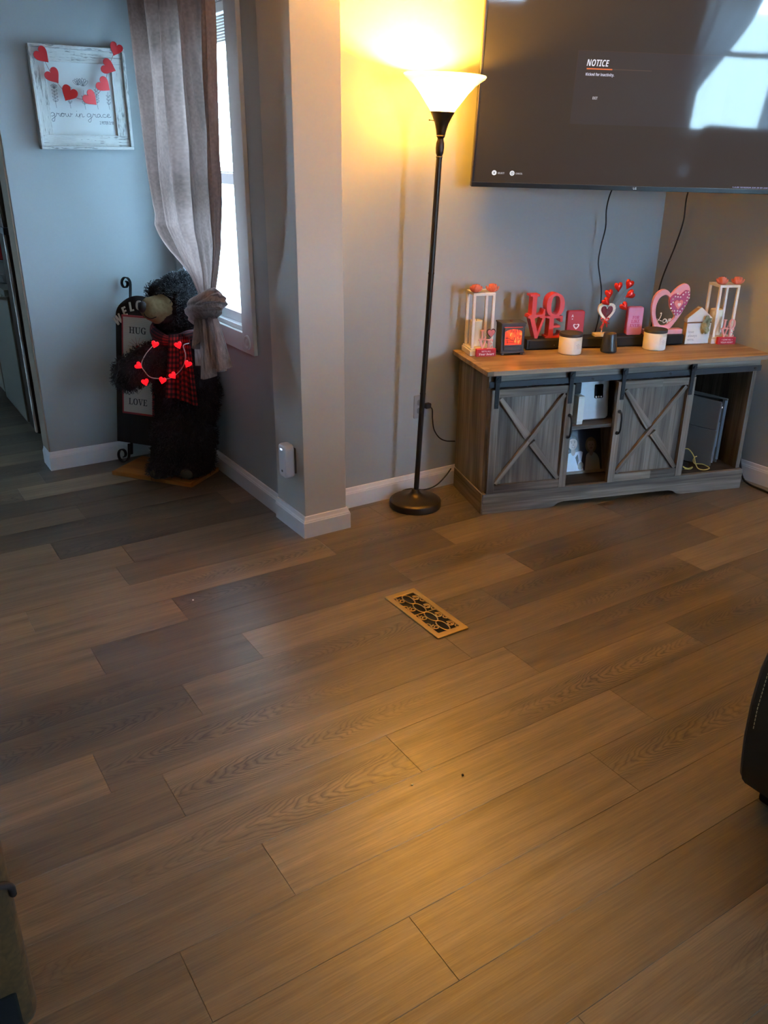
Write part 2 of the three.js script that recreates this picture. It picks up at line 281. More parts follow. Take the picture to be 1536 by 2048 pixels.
// ---------------------------------------------------------------- materials of the furniture
function barnTex(s, c0, c1, c2) { // weathered board: long soft streaks and a few knots
  return tex(768, 512, (u, v) => {
    const x = u * 1.5, y = v * 0.6, a = fbm(x * 1.6, y * 26, s, 3), b = fbm(x * 5, y * 150, s + 9, 2), c = noise(x * 14, y * 700, s + 17), d = fbm(x * 3, y * 9, s + 30, 2);
    let t = clamp(0.5 + 1.0 * (a - 0.5) + 0.55 * (b - 0.5) + 0.25 * (c - 0.5)); const dark = sstep(0.6, 0.78, d) * 0.22;
    return [0, 1, 2].map((k) => (t < 0.5 ? c0[k] + (c1[k] - c0[k]) * t * 2 : c1[k] + (c2[k] - c1[k]) * (t * 2 - 1)) * (1 - dark));
  });
}
const barnMap = barnTex(201, [0.31, 0.275, 0.24], [0.485, 0.445, 0.40], [0.62, 0.585, 0.54]);
barnMap.repeat.set(1 / 1.5, 1 / 0.6);
const barn = new THREE.MeshStandardMaterial({ map: barnMap, bumpMap: barnMap, bumpScale: 0.0004, roughness: 0.55 });
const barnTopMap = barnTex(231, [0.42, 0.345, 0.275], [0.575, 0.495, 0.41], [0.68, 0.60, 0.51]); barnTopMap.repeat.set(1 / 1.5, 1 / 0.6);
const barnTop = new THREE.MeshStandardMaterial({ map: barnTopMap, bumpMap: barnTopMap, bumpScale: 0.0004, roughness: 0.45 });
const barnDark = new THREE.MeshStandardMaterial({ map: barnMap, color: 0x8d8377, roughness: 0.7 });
const blackIron = std(0x1b1c1e, 0.5, { metalness: 0.3 }), railPaint = std(0x33383d, 0.45, { metalness: 0.3 });
const blackPlastic = std(0x131314, 0.4), cordBlack = std(0x101010, 0.5);

// ---------------------------------------------------------------- floor lamp, leaning a little to the right and forward
{
  const bronze = std(new THREE.Color().setRGB(0.045, 0.036, 0.030), 0.38, { metalness: 0.75 });
  const L = thing('floor_lamp', 'tall dark bronze torchiere floor lamp with a glowing white glass bowl shade', 'floor lamp', [2.128, 0, -3.03]);
  const ax = V(2.1715 - 2.128, 1.676, -2.972 + 3.03).normalize();
  const up = new THREE.Quaternion().setFromUnitVectors(V(0, 1, 0), ax);
  mesh('base', lathe([[0, 0], [0.122, 0], [0.1235, 0.004], [0.1235, 0.028], [0.119, 0.034], [0.110, 0.036], [0.107, 0.040], [0.075, 0.046], [0.045, 0.053], [0.030, 0.062], [0.020, 0.074], [0.0175, 0.084], [0.0125, 0.086], [0, 0.086]], 56), bronze, L);
  const lean = (g) => g.applyQuaternion(up);
  mesh('pole', [lean(lathe([[0.0122, 0.07], [0.0122, 0.55], [0.0135, 0.552], [0.0135, 0.556], [0.0122, 0.558], [0.0122, 1.08], [0.0135, 1.082], [0.0135, 1.086], [0.0122, 1.088], [0.0122, 1.537], [0.0134, 1.539], [0.0134, 1.545], [0, 1.545]], 20)), lean(lathe([[0.011, 1.545], [0.0155, 1.556], [0.0172, 1.575], [0.0165, 1.592], [0.0125, 1.605], [0.0125, 1.611], [0.017, 1.616], [0.018, 1.622], [0, 1.622]], 24))], bronze, L);
  mesh('shade_holder', lean(lathe([[0.0, 1.618], [0.017, 1.618], [0.021, 1.64], [0.028, 1.665], [0.040, 1.69], [0.049, 1.706], [0.047, 1.707], [0.0, 1.69]], 32)), bronze, L);
  mesh('switch_knob', [lean(rod([-0.025, 1.672, 0.0], [-0.066, 1.674, 0.008], 0.0016)), lean(new THREE.SphereGeometry(0.0032, 10, 8).translate(-0.066, 1.674, 0.008))], std(0x5b4a2c, 0.4, { metalness: 0.6 }), L, 'small rod switch');
  const prof = [[0.045, 1.704], [0.058, 1.722], [0.076, 1.745], [0.098, 1.774], [0.124, 1.802], [0.146, 1.818], [0.158, 1.826], [0.163, 1.834], [0.161, 1.838]], inner = prof.slice().reverse().map(([r, y]) => [Math.max(0, r - 0.004), y + 0.001]);
  mesh('lamp_shade', lean(lathe([...prof, ...inner, [0, 1.706]], 64)), phy(new THREE.Color().setRGB(0.95, 0.93, 0.88), 0.8, { transmission: 0.7, thickness: 0, side: THREE.DoubleSide }), L, 'white frosted glass bowl shade lit from inside');
  const bulbMat = std(0xffffff, 0.5, { emissive: LAMP_COLOR.clone(), emissiveIntensity: 30 });
  const bp = ax.clone().multiplyScalar(1.772);
  mesh('bulb', new THREE.SphereGeometry(0.030, 20, 14).scale(1, 1.2, 1).applyQuaternion(up).translate(bp.x, bp.y, bp.z), bulbMat, L);
  const light = new THREE.PointLight(LAMP_COLOR, LAMP_CANDELA, 0, 2); light.position.copy(bp); light.castShadow = true; light.shadow.radius = 1.5; L.add(light);
  single('lamp_cord', [tube([[2.10, 0.006, -3.150], [2.135, 0.03, -3.152], [2.19, 0.032, -3.152], [2.26, 0.012, -3.150], [2.33, 0.02, -3.146], [2.40, 0.06, -3.152], [2.432, 0.09, -3.1550]], 0.0035, 48)], cordBlack, 'black lamp cord on the floor from the lamp base to the stand corner', 'cord');
}
// ---------------------------------------------------------------- wall outlet with its plug and cord
{
  const o = thing('wall_outlet', 'grey wall outlet plate behind the lamp pole', 'outlet', [2.2445, 0.437, ZB]);
  mesh('outlet_plate', extrude(rrect(0.07, 0.114, 0.006), 0.006, 0.002), std(0x8f9296, 0.45), o);
  for (const y of [0.02, -0.02]) { mesh('socket', extrude(rrect(0.034, 0.028, 0.008), 0.002, 0.0006).translate(0, y, 0.006), std(0x6e7174, 0.5), o); }
  const pl = [box(2.262, 2.292, 0.428, 0.452, ZB + 0.0085, ZB + 0.034, 0.004)];
  single('outlet_cable', [...pl, tube([[2.28, 0.438, ZB + 0.03], [2.297, 0.425, ZB + 0.03], [2.310, 0.37, ZB + 0.02], [2.325, 0.31, ZB + 0.016], [2.36, 0.262, ZB + 0.016], [2.40, 0.240, ZB + 0.016], [2.455, 0.228, ZB + 0.016]], 0.003, 48)], cordBlack, 'black power cord curving from the wall outlet behind the television stand', 'cord');
}
{ // small white plug-in box on the narrow side of the wall end; front faces -x
  const p = thing('plug_in_device', 'white rounded plug-in box with an indicator light on the beige wall end', 'device', [1.515, 0.3335, -3.087], -Math.PI / 2);
  mesh('outlet_plate', extrude(rrect(0.07, 0.115, 0.004), 0.006, 0.002), std(0x55504a, 0.6), p);
  const w = std(0xd9dbe2, 0.35);
  mesh('housing', extrude(rrect(0.074, 0.150, 0.022), 0.045, 0.010).translate(0, 0, 0.007), w, p);
  mesh('indicator_light', extrude(rrect(0.018, 0.007, 0.0034), 0.001).translate(-0.002, 0.052, 0.052), std(0xffffff, 0.5, { emissive: 0xbfd4ff, emissiveIntensity: 1.6 }), p, 'small white indicator light');
  mesh('button', extrude(rrect(0.012, 0.010, 0.004), 0.0015, 0.0005).translate(0.0, -0.045, 0.0518), std(0x3a3c40, 0.5), p, 'small dark mark');
}
// ---------------------------------------------------------------- television stand: local x along the front, z towards the room
const ST = V(2.3343, 0, -2.7806), STURN = -R(17.356);
const sp = (s, off, h = 0.69) => [ST.x + s * 0.95447 + off * 0.2983, h, ST.z + s * 0.2983 - off * 0.95447];
{
  const S = thing('tv_stand', 'weathered grey-brown television stand with two sliding barn doors', 'tv stand', [ST.x, 0, ST.z], STURN);
  mesh('top', box(-0.03, 1.418, 0.668, 0.69, -0.405, 0.048, 0.003, 'x'), barnTop, S, 'wooden top board lit warm by the lamp');
  mesh('side_panel', box(0, 0.022, 0.10, 0.668, -0.385, -0.016, 0.001, 'y'), barn, S); mesh('side_panel', box(1.372, 1.394, 0.10, 0.668, -0.385, -0.016, 0.001, 'y', 0.2, 0.3), barn, S);
  mesh('header', box(0, 1.394, 0.602, 0.668, -0.016, -0.002, 0.001, 'x', 0.1, 0.25), barn, S);
  const arch = poly([[-0.006, 0], [0.335, 0], [0.365, 0.006], [0.385, 0.02], [0.415, 0.026], [0.985, 0.026], [1.012, 0.02], [1.03, 0.006], [1.06, 0], [1.400, 0], [1.400, 0.1], [-0.006, 0.1]]);
  mesh('plinth', [boxUV(extrude(arch, 0.02, 0.001).translate(0, 0, -0.012)), box(-0.0065, 0.012, 0, 0.1, -0.375, -0.0125, 0.001, 'z'), box(1.382, 1.4005, 0, 0.1, -0.375, -0.0125, 0.001, 'z')], barn, S);
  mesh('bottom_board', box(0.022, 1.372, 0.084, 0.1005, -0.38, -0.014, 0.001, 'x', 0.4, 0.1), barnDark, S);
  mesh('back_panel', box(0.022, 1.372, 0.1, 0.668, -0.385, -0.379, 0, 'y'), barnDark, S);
  for (const x of [0.36, 0.70, 1.045]) mesh('divider', box(x, x + 0.016, 0.1005, 0.668, -0.379, -0.018, 0.001, 'y', x, x), barn, S);
  mesh('shelf', box(0.376, 0.70, 0.372, 0.389, -0.379, -0.02, 0.001, 'x', 0.3, 0.33), barn, S);
  const rl = mesh('rail', box(0.0, 1.396, 0.606, 0.632, 0.003, 0.009, 0.001), railPaint, S, 'dark flat metal sliding rail');
  for (const x of [0.03, 0.5, 0.9, 1.36]) mesh('standoff', rod([x, 0.619, -0.002], [x, 0.619, 0.012], 0.006), blackIron, rl);
  const door = (x0, x1, hx, straps) => {
    const D = new THREE.Group(); D.name = 'sliding_door'; D.userData.label = 'sliding barn door with an X brace'; S.add(D); const y0 = 0.103, y1 = 0.597, f = 0.036, zb = -0.0, zf = 0.012, wx = x1 - x0;
    mesh('panel', box(x0 + 0.005, x1 - 0.005, y0 + 0.005, y1 - 0.005, zb - 0.010, zb - 0.004, 0, 'y', x0 * 3, x0), barn, D);
    mesh('stile', box(x0, x0 + f, y0, y1, zb - 0.010, zf + 0.002, 0.0012, 'y', x0, 0.5), barn, D); mesh('stile', box(x1 - f, x1, y0, y1, zb - 0.010, zf + 0.002, 0.0012, 'y', x0, 0.8), barn, D);
    mesh('top_rail', box(x0 + f, x1 - f, y1 - f, y1, zb - 0.010, zf, 0.0012, 'x', x0, 0.2), barn, D); mesh('bottom_rail', box(x0 + f, x1 - f, y0, y0 + f + 0.004, zb - 0.010, zf, 0.0012, 'x', x0, 0.4), barn, D);
    const a = [x0 + f, y0 + f + 0.004], b = [x1 - f, y1 - f], cx = (a[0] + b[0]) / 2, cy = (a[1] + b[1]) / 2, len = Math.hypot(b[0] - a[0], b[1] - a[1]), an = Math.atan2(b[1] - a[1], b[0] - a[0]), hw = 0.0185;
    const clip = (sgn, parts) => parts.map(([t0, t1]) => { // brace in the door's plane, ends cut along the frame
      const dx = Math.cos(an * sgn), dy = Math.sin(an * sgn), P = (t, s) => [clamp(cx + dx * t - dy * s, a[0], b[0]), clamp(cy + dy * t + dx * s, a[1], b[1])];
      const g = extrude(poly([P(t0, -hw), P(t1, -hw), P(t1, hw), P(t0, hw)]), 0.0165, 0.001); const q = boxUV(g), p = q.attributes.position, u = q.attributes.uv;
      for (let i = 0; i < p.count; i++) { const X = p.getX(i) - cx, Y = p.getY(i) - cy; u.setXY(i, X * dx + Y * dy + x0, -X * dy + Y * dx + 0.3 * (sgn + 2)); } return q.translate(0, 0, zb - 0.0042); });
    mesh('brace', clip(1, [[-len / 2, len / 2]]), barn, D);
    const half = hw / Math.sin(2 * an); mesh('brace', clip(-1, [[-len / 2, -half], [half, len / 2]]), barn, D);
    for (const s of straps) {
      mesh('hanger', [box(s - 0.010, s + 0.010, 0.513, 0.652, zf + 0.0035, zf + 0.0065, 0.001), box(s - 0.0135, s + 0.0135, 0.628, 0.665, zf + 0.001, zf + 0.012, 0.003), rod([s, 0.645, zf + 0.003], [s, 0.645, zf + 0.018], 0.009), rod([s, 0.53, zf + 0.005], [s, 0.53, zf + 0.010], 0.004)], blackIron, D);
      mesh('roller', rod([s, 0.642, -0.001], [s, 0.642, zf + 0.0015], 0.0125, 0.0125, 24), blackIron, D);
    }
    mesh('handle', [tube([[hx, 0.458, zf + 0.004], [hx, 0.452, zf + 0.02], [hx, 0.435, zf + 0.028], [hx, 0.405, zf + 0.03], [hx, 0.372, zf + 0.028], [hx, 0.356, zf + 0.02], [hx, 0.350, zf + 0.004]], 0.0046, 40, 10), rod([hx, 0.456, zf + 0.001], [hx, 0.456, zf + 0.007], 0.0085), rod([hx, 0.352, zf + 0.001], [hx, 0.352, zf + 0.007], 0.0085)], blackIron, D);
  };
  door(0.012, 0.413, 0.398, [0.034, 0.392]); door(0.634, 1.040, 0.653, [0.656, 1.016]);
}
// ---------------------------------------------------------------- things inside the stand
const SP = (s, off, h) => { const [x, y, z] = sp(s, off, h); return [x, y, z]; };
{
  const glossWhite = std(0xdfe4ea, 0.18);
  const d = thing('display_device', 'white rounded panel device with a black display on the upper shelf', 'device', SP(0.582, 0.10, 0.3895), STURN); // leans back on the compartment wall
  const lean = (g) => g.rotateX(-R(7));
  mesh('housing', lean(extrude(rrect(0.155, 0.205, 0.02), 0.03, 0.006).translate(0, 0.1045, -0.02)), glossWhite, d);
  mesh('display', lean(extrude(rrect(0.046, 0.066, 0.006), 0.002, 0.0005).translate(0.022, 0.135, 0.0102)), std(0x08080a, 0.15), d, 'black display');
  for (const k of [-1, 0, 1]) mesh('button', lean(rod([0.022 + k * 0.013, 0.109, 0.0118], [0.022 + k * 0.013, 0.109, 0.0132], 0.0042)), std(0xffffff, 0.4), d, 'white round button');
  mesh('base', lean(extrude(rrect(0.150, 0.03, 0.012), 0.034, 0.004).translate(0.004, 0.016, -0.055)), blackPlastic, d);
  const b = thing('white_carton', 'narrow white box standing on the shelf beside the display device', 'box', SP(0.474, 0.13, 0.3892), STURN + R(6)); mesh('carton', box(-0.016, 0.016, 0, 0.135, -0.09, 0.09, 0.002), std(0xd5dcd9, 0.5), b); mesh('label', box(-0.0163, 0.0163, 0.015, 0.125, 0.0895, 0.0906, 0.0003), std(0xe6ebe8, 0.5), b);
  const k = thing('black_pouch', 'small black box lying on top of the narrow white box', 'box', SP(0.474, 0.14, 0.5244), STURN + R(4)); mesh('body', box(-0.015, 0.022, 0, 0.055, -0.07, 0.06, 0.006), blackPlastic, k); mesh('lid', box(-0.0155, 0.0225, 0.0551, 0.062, -0.0705, 0.0605, 0.002), blackPlastic, k);
}
{ // framed portrait leaning against the compartment back
  const f = thing('photo_frame', 'wood-framed photograph of two people leaning in the lower compartment', 'photo frame', SP(0.580, 0.135, 0.1008), STURN); const lean = (g) => g.rotateX(-R(16));
  const w = 0.245, h = 0.25, t = 0.014, fw = std(new THREE.Color().setRGB(0.26, 0.22, 0.18), 0.5);
  for (const [a, b, c, d] of [[-w / 2, w / 2, 0, t], [-w / 2, w / 2, h - t, h], [-w / 2, -w / 2 + t, t, h - t], [w / 2 - t, w / 2, t, h - t]]) mesh('frame_rail', lean(box(a, b, c, d, -0.012, 0.006, 0.002)), fw, f);
  const photo = canvasTex(660, 672, (g, W, H) => {
    g.fillStyle = '#39414d'; g.fillRect(0, 0, W, H); const el = (x, y, a, b, c, r = 0) => { g.fillStyle = c; g.beginPath(); g.ellipse(x, y, a, b, r, 0, 7); g.fill(); };
    g.translate(120, 0); g.fillStyle = '#b9b0a8'; g.beginPath(); g.moveTo(255, H); g.lineTo(285, 460); g.quadraticCurveTo(300, 405, 370, 400); g.quadraticCurveTo(470, 405, 500, 520); g.lineTo(512, H); g.fill();
    el(372, 300, 92, 118, '#8d7350'); el(372, 400, 34, 60, '#a98776'); el(372, 300, 62, 84, '#b8937f'); g.fillStyle = '#8d7350'; g.beginPath(); g.ellipse(372, 240, 76, 50, 0, Math.PI, 0); g.fill(); el(350, 292, 8, 5, '#3a2c26'); el(396, 292, 8, 5, '#3a2c26'); el(373, 345, 22, 7, '#8b4a48'); el(373, 318, 8, 12, '#a87f6c');
    g.translate(-95, 0); g.fillStyle = '#dfe4f2'; g.beginPath(); g.moveTo(20, H); g.lineTo(28, 470); g.quadraticCurveTo(50, 420, 120, 395); g.lineTo(210, 395); g.quadraticCurveTo(300, 360, 330, 400); g.lineTo(300, 520); g.lineTo(330, H); g.fill();
    g.fillStyle = '#2b2f38'; g.beginPath(); g.moveTo(205, 470); g.lineTo(245, 420); g.lineTo(255, 520); g.lineTo(238, 600); g.fill();
    el(172, 380, 36, 60, '#a88c80'); el(170, 255, 74, 98, '#b89a8c'); g.fillStyle = '#17171a'; g.beginPath(); g.moveTo(92, 240); g.quadraticCurveTo(84, 140, 170, 136); g.quadraticCurveTo(258, 140, 250, 238); g.quadraticCurveTo(236, 190, 170, 186); g.quadraticCurveTo(108, 190, 92, 240); g.fill();
    el(94, 265, 12, 24, '#a88878'); el(150, 246, 9, 6, '#241c1a'); el(202, 246, 9, 6, '#241c1a'); g.strokeStyle = '#241c1a'; g.lineWidth = 6; g.beginPath(); g.moveTo(134, 228); g.lineTo(164, 224); g.moveTo(188, 224); g.lineTo(218, 228); g.stroke(); el(178, 280, 10, 16, '#a5847a'); el(180, 312, 28, 9, '#7c4a48'); el(180, 309, 20, 4, '#efe8e4');
    el(285, 600, 44, 60, '#a99c92', 0.4);
  });
  const [g, m] = decal(w - 2 * t + 0.002, h - 2 * t + 0.002, photo, { roughness: 0.3 }); mesh('photograph', lean(g.translate(0, h / 2, -0.002)), m, f, 'portrait of a dark-haired man in a white shirt beside a fair-haired woman');
  mesh('backing', lean(box(-w / 2 + 0.004, w / 2 - 0.004, 0.004, h - 0.004, -0.009, -0.003, 0)), std(0x2b241d, 0.8), f);
  mesh('pane', lean(box(-w / 2 + t, w / 2 - t, t, h - t, -0.001, 0.0005, 0)), phy(0xffffff, 0.02, { transmission: 1, thickness: 0 }), f);
}
{ // upright game console
  const c = thing('game_console', 'upright grey game console with a glossy black front edge', 'game console', SP(1.232, 0.175, 0.1012), STURN + R(34));
  const plate = std(new THREE.Color().setRGB(0.13, 0.125, 0.12), 0.45, { metalness: 0.1 }), black = std(0x0a0a0c, 0.15), edge = std(0x9fb0c4, 0.3, { metalness: 0.4 });
  const side = (bulge) => { const s = new THREE.Shape(); s.moveTo(-0.108, 0.012); s.quadraticCurveTo(0, -0.004, 0.104, 0.004); s.lineTo(0.112, 0.32); s.quadraticCurveTo(0.112, 0.332, 0.10, 0.334); s.lineTo(-0.104, 0.345); s.quadraticCurveTo(-0.116, 0.345, -0.116, 0.33); s.closePath(); return s; };
  const low = poly([[-0.108, 0.0035], [0.107, 0.0035], [0.1095, 0.190], [-0.1125, 0.196]]), high = poly([[-0.1125, 0.200], [0.1095, 0.194], [0.112, 0.338], [-0.116, 0.352]]);
  // panels lie in the y / depth plane; local +z is the console's front
  const P = (sh, x, d) => boxUV(extrude(sh, d, 0.003)).rotateY(-Math.PI / 2).translate(x + d, 0, 0);
  for (const sh of [low, high]) { mesh('side_plate', P(sh, -0.048, 0.014), plate, c); mesh('side_plate', P(sh, 0.034, 0.014), plate, c); }
  mesh('body', [box(-0.034, 0.034, 0.0, 0.335, -0.1, 0.092, 0.006)], black, c, 'glossy black middle with slots');
  mesh('disc_slot', box(0.010, 0.013, 0.09, 0.22, 0.099, 0.1012, 0.0005), edge, c); mesh('edge_trim', [box(0.0335, 0.0365, 0.02, 0.33, 0.102, 0.1135, 0.001), box(-0.0365, -0.0335, 0.02, 0.33, 0.102, 0.1135, 0.001)], edge, c);
  mesh('port', box(-0.012, -0.002, 0.05, 0.075, 0.0995, 0.1012, 0.0005), edge, c); mesh('status_light', rod([0.012, 0.298, 0.099], [0.012, 0.298, 0.1015], 0.004), std(0xffffff, 0.3, { emissive: 0xffffff, emissiveIntensity: 0.7 }), c, 'small white status light');
  const y = [[1.075, 0.075, 0.20], [1.10, 0.05, 0.215], [1.13, 0.035, 0.18], [1.145, 0.03, 0.14], [1.16, 0.025, 0.115], [1.19, 0.022, 0.1055], [1.225, 0.03, 0.1045], [1.24, 0.045, 0.1045], [1.215, 0.062, 0.118], [1.185, 0.058, 0.125], [1.15, 0.045, 0.135], [1.135, 0.04, 0.155], [1.14, 0.037, 0.172], [1.15, 0.036, 0.176]].map(([s, o, h]) => SP(s, o, h));
  const y2 = [[1.066, 0.07, 0.16], [1.085, 0.055, 0.125], [1.115, 0.045, 0.112], [1.14, 0.042, 0.118], [1.135, 0.05, 0.105], [1.11, 0.06, 0.1045], [1.085, 0.075, 0.106]].map(([s, o, h]) => SP(s, o, h));
  single('network_cable', [tube(y, 0.0026, 90), tube(y2, 0.0026, 50)], std(0xc2ab5a, 0.5), 'loose yellow cable coiled in front of the game console', 'cable');
  const a = thing('power_adapter', 'black power adapter lying on the stand floor beside the yellow cable', 'adapter', SP(1.095, 0.085, 0.1008), STURN + R(28)); mesh('housing', box(-0.035, 0.035, 0, 0.03, -0.028, 0.028, 0.005), blackPlastic, a); mesh('plug', box(0.0345, 0.047, 0.008, 0.022, -0.01, 0.01, 0.002), cordBlack, a);
}
// ---------------------------------------------------------------- television on a corner mount, a little crooked
{
  const TV = tag(new THREE.Group(), 'large flat television showing a dark notice screen above the stand', 'television'); TV.name = numbered('television'); scene.add(TV);
  const U = V(0.884, -0.0198, 0.4676).normalize(), Nn = V(-0.468, -0.087, 0.88), Vv = Nn.clone().cross(U).normalize(); Nn.copy(U.clone().cross(Vv));
  TV.quaternion.setFromRotationMatrix(new THREE.Matrix4().makeBasis(U, Vv, Nn)); TV.position.set(2.422, 1.4215, -3.085);
  const w = 1.453, h = 0.835, b = 0.0105;
  const ui = canvasTex(2048, 1176, (g, W, H) => {
    const X = (u) => (u - b) / (w - 2 * b) * W, Y = (v) => H - (v - 0.02) / (h - b - 0.02) * H, k = W / (w - 2 * b);
    g.fillStyle = '#37291d'; g.fillRect(0, 0, W, H);
    g.fillStyle = '#3b302b'; g.fillRect(X(0.402), Y(0.534), k * 0.66, k * 0.28);
    g.strokeStyle = '#4a3226'; g.lineWidth = 3; g.beginPath(); g.moveTo(X(0.402), Y(0.39)); g.lineTo(X(0.402), Y(0.534)); g.lineTo(X(1.06), Y(0.534)); g.stroke();
    g.fillStyle = '#e9e7f2'; g.font = `bold ${Math.round(k * 0.034)}px sans-serif`; g.save(); g.translate(X(0.441), Y(0.4795)); g.transform(1, 0, -0.12, 1, 0, 0); g.scale(0.094 * k / g.measureText('NOTICE').width, 1); g.fillText('NOTICE', 0, 0); g.restore();
    g.fillStyle = '#e8743a'; g.fillRect(X(0.445), Y(0.4712), k * 0.109, k * 0.0048); g.fillStyle = '#5d4634'; g.fillRect(X(0.554), Y(0.4704), k * 0.169, k * 0.0026);
    const put = (s, u, v, wid, px, c = '#d9d8ee', font = 'bold') => { g.fillStyle = c; g.font = `${font} ${Math.round(k * px)}px sans-serif`; g.save(); g.translate(X(u), Y(v)); g.scale(wid * k / g.measureText(s).width, 1); g.fillText(s, 0, 0); g.restore(); };
    put('Kicked for inactivity.', 0.443, 0.4435, 0.123, 0.0155); put('EXIT', 0.486, 0.356, 0.022, 0.0145, '#cfcfd6');
    const knob = (u) => { g.fillStyle = '#f2f2f6'; g.beginPath(); g.arc(X(u), Y(0.0585), k * 0.0105, 0, 7); g.fill(); g.strokeStyle = '#55555c'; g.lineWidth = 3; };
    knob(0.097); g.beginPath(); g.moveTo(X(0.093), Y(0.0545)); g.lineTo(X(0.101), Y(0.0625)); g.moveTo(X(0.101), Y(0.0545)); g.lineTo(X(0.093), Y(0.0625)); g.stroke(); knob(0.176); g.beginPath(); g.arc(X(0.176), Y(0.0585), k * 0.0045, 0, 7); g.stroke();
    put('SELECT', 0.112, 0.0545, 0.030, 0.0105, '#c9c9d0'); put('CANCEL', 0.191, 0.0545, 0.031, 0.0105, '#c9c9d0');
    put('1.4.89 10182024 234 20 89 2201 7', 1.178, 0.0235, 0.18, 0.0068, '#a9a8d8');
  });
  const screen = phy(0x060606, 0.5, { specularIntensity: 0.45, emissive: 0xffffff, emissiveMap: ui, emissiveIntensity: 0.72, clearcoat: 0.85, clearcoatRoughness: 0.035 });
  const s = new THREE.PlaneGeometry(w - 2 * b, h - b - 0.02); mesh('screen', s.translate(w / 2, 0.02 + (h - b - 0.02) / 2, 0.0), screen, TV, 'dark screen with a small notice window');
  const bez = std(0x0c0c0d, 0.3);
  mesh('bezel', [box(0, w, 0, 0.02, -0.028, 0.004, 0.002), box(0, w, h - b, h, -0.028, 0.004, 0.002), box(0, b, 0.02, h - b, -0.028, 0.004, 0.002), box(w - b, w, 0.02, h - b, -0.028, 0.004, 0.002)], bez, TV);
  mesh('edge_trim', [box(0.0, w, 0.0185, 0.0203, 0.003, 0.0046, 0.0004), box(0.0012, 0.0032, 0.0, h, 0.003, 0.0046, 0.0004)], std(0x4d453c, 0.3, { metalness: 0.6 }), TV);
  mesh('back_cover', [box(0.012, w - 0.012, 0.012, h - 0.012, -0.0285, -0.002, 0.004), box(0.35, w - 0.35, 0.06, h - 0.25, -0.06, -0.028, 0.01)], blackPlastic, TV);
  const lg = std(0xcfcfd2, 0.3, { metalness: 0.4 }); // round emblem and two letters
  mesh('logo', [extrude((() => { const r = new THREE.Shape(); r.absarc(0, 0, 0.0062, 0, 7); return r; })(), 0.001).translate(0.7145, 0.010, 0.004), text('LG', 0.0095, 0.001).translate(0.7315, 0.0055, 0.004)], lg, TV, 'small light emblem on the lower bezel');
  const screenLight = new THREE.RectAreaLight(0x8f8aa0, 0.02, w, h); screenLight.position.set(w / 2, h / 2, 0.01); screenLight.lookAt(0, 0, 0); screenLight.rotation.set(0, Math.PI, 0); TV.add(screenLight);
  // swivel arm from the corner
  const m = thing('tv_mount', 'black swivel wall arm hidden behind the television', 'tv mount', [0, 0, 0]);
  const C = V(2.422, 1.4215, -3.085).addScaledVector(U, w / 2).addScaledVector(Vv, 0.4).addScaledVector(Nn, -0.063);
  mesh('wall_plate', box(3.30, 3.46, 1.66, 1.98, ZB, ZB + 0.02, 0.003), blackIron, m); mesh('arm', [rod([3.38, 1.82, ZB + 0.02], [3.36, 1.82, -2.98], 0.018), rod([3.36, 1.82, -2.98], [C.x, 1.82, C.z - 0.006], 0.018)], blackIron, m);
  single('television_cable', [tube([[3.235, 1.50, -2.93], [3.27, 1.40, -3.06], [3.287, 1.31, -3.10], [3.305, 1.22, -3.11], [3.295, 1.12, -3.12], [3.290, 1.05, -3.12], [3.315, 0.97, -3.12], [3.335, 0.90, -3.12], [3.335, 0.76, -3.12], [3.32, 0.6, -3.14], [3.32, 0.2, -3.16]], 0.0035, 80)], cordBlack, 'thin black cable hanging behind the red heart ornament on the stand', 'cable');
  single('television_cable', [tube([[3.66, 1.52, -2.86], [3.745, 1.37, -2.995], [3.775, 1.24, -3.02], [3.78, 1.11, -3.055], [3.778, 0.93, -3.11], [3.776, 0.72, -3.135], [3.77, 0.3, -3.14]], 0.004, 80)], cordBlack, 'black cable hanging behind the pink heart ornament near the room corner', 'cable');
  single('electric_cable', [tube([[3.782, 0.55, -2.78], [3.784, 0.38, -2.70], [3.782, 0.27, -2.58], [3.775, 0.18, -2.47], [3.765, 0.09, -2.44], [3.752, 0.02, -2.40], [3.738, 0.006, -2.35], [3.725, 0.005, -2.25], [3.66, 0.005, -1.95], [3.60, 0.005, -1.5]], 0.0055, 90)], cordBlack, 'thick black cord running down to the floor right of the stand', 'cord');
}
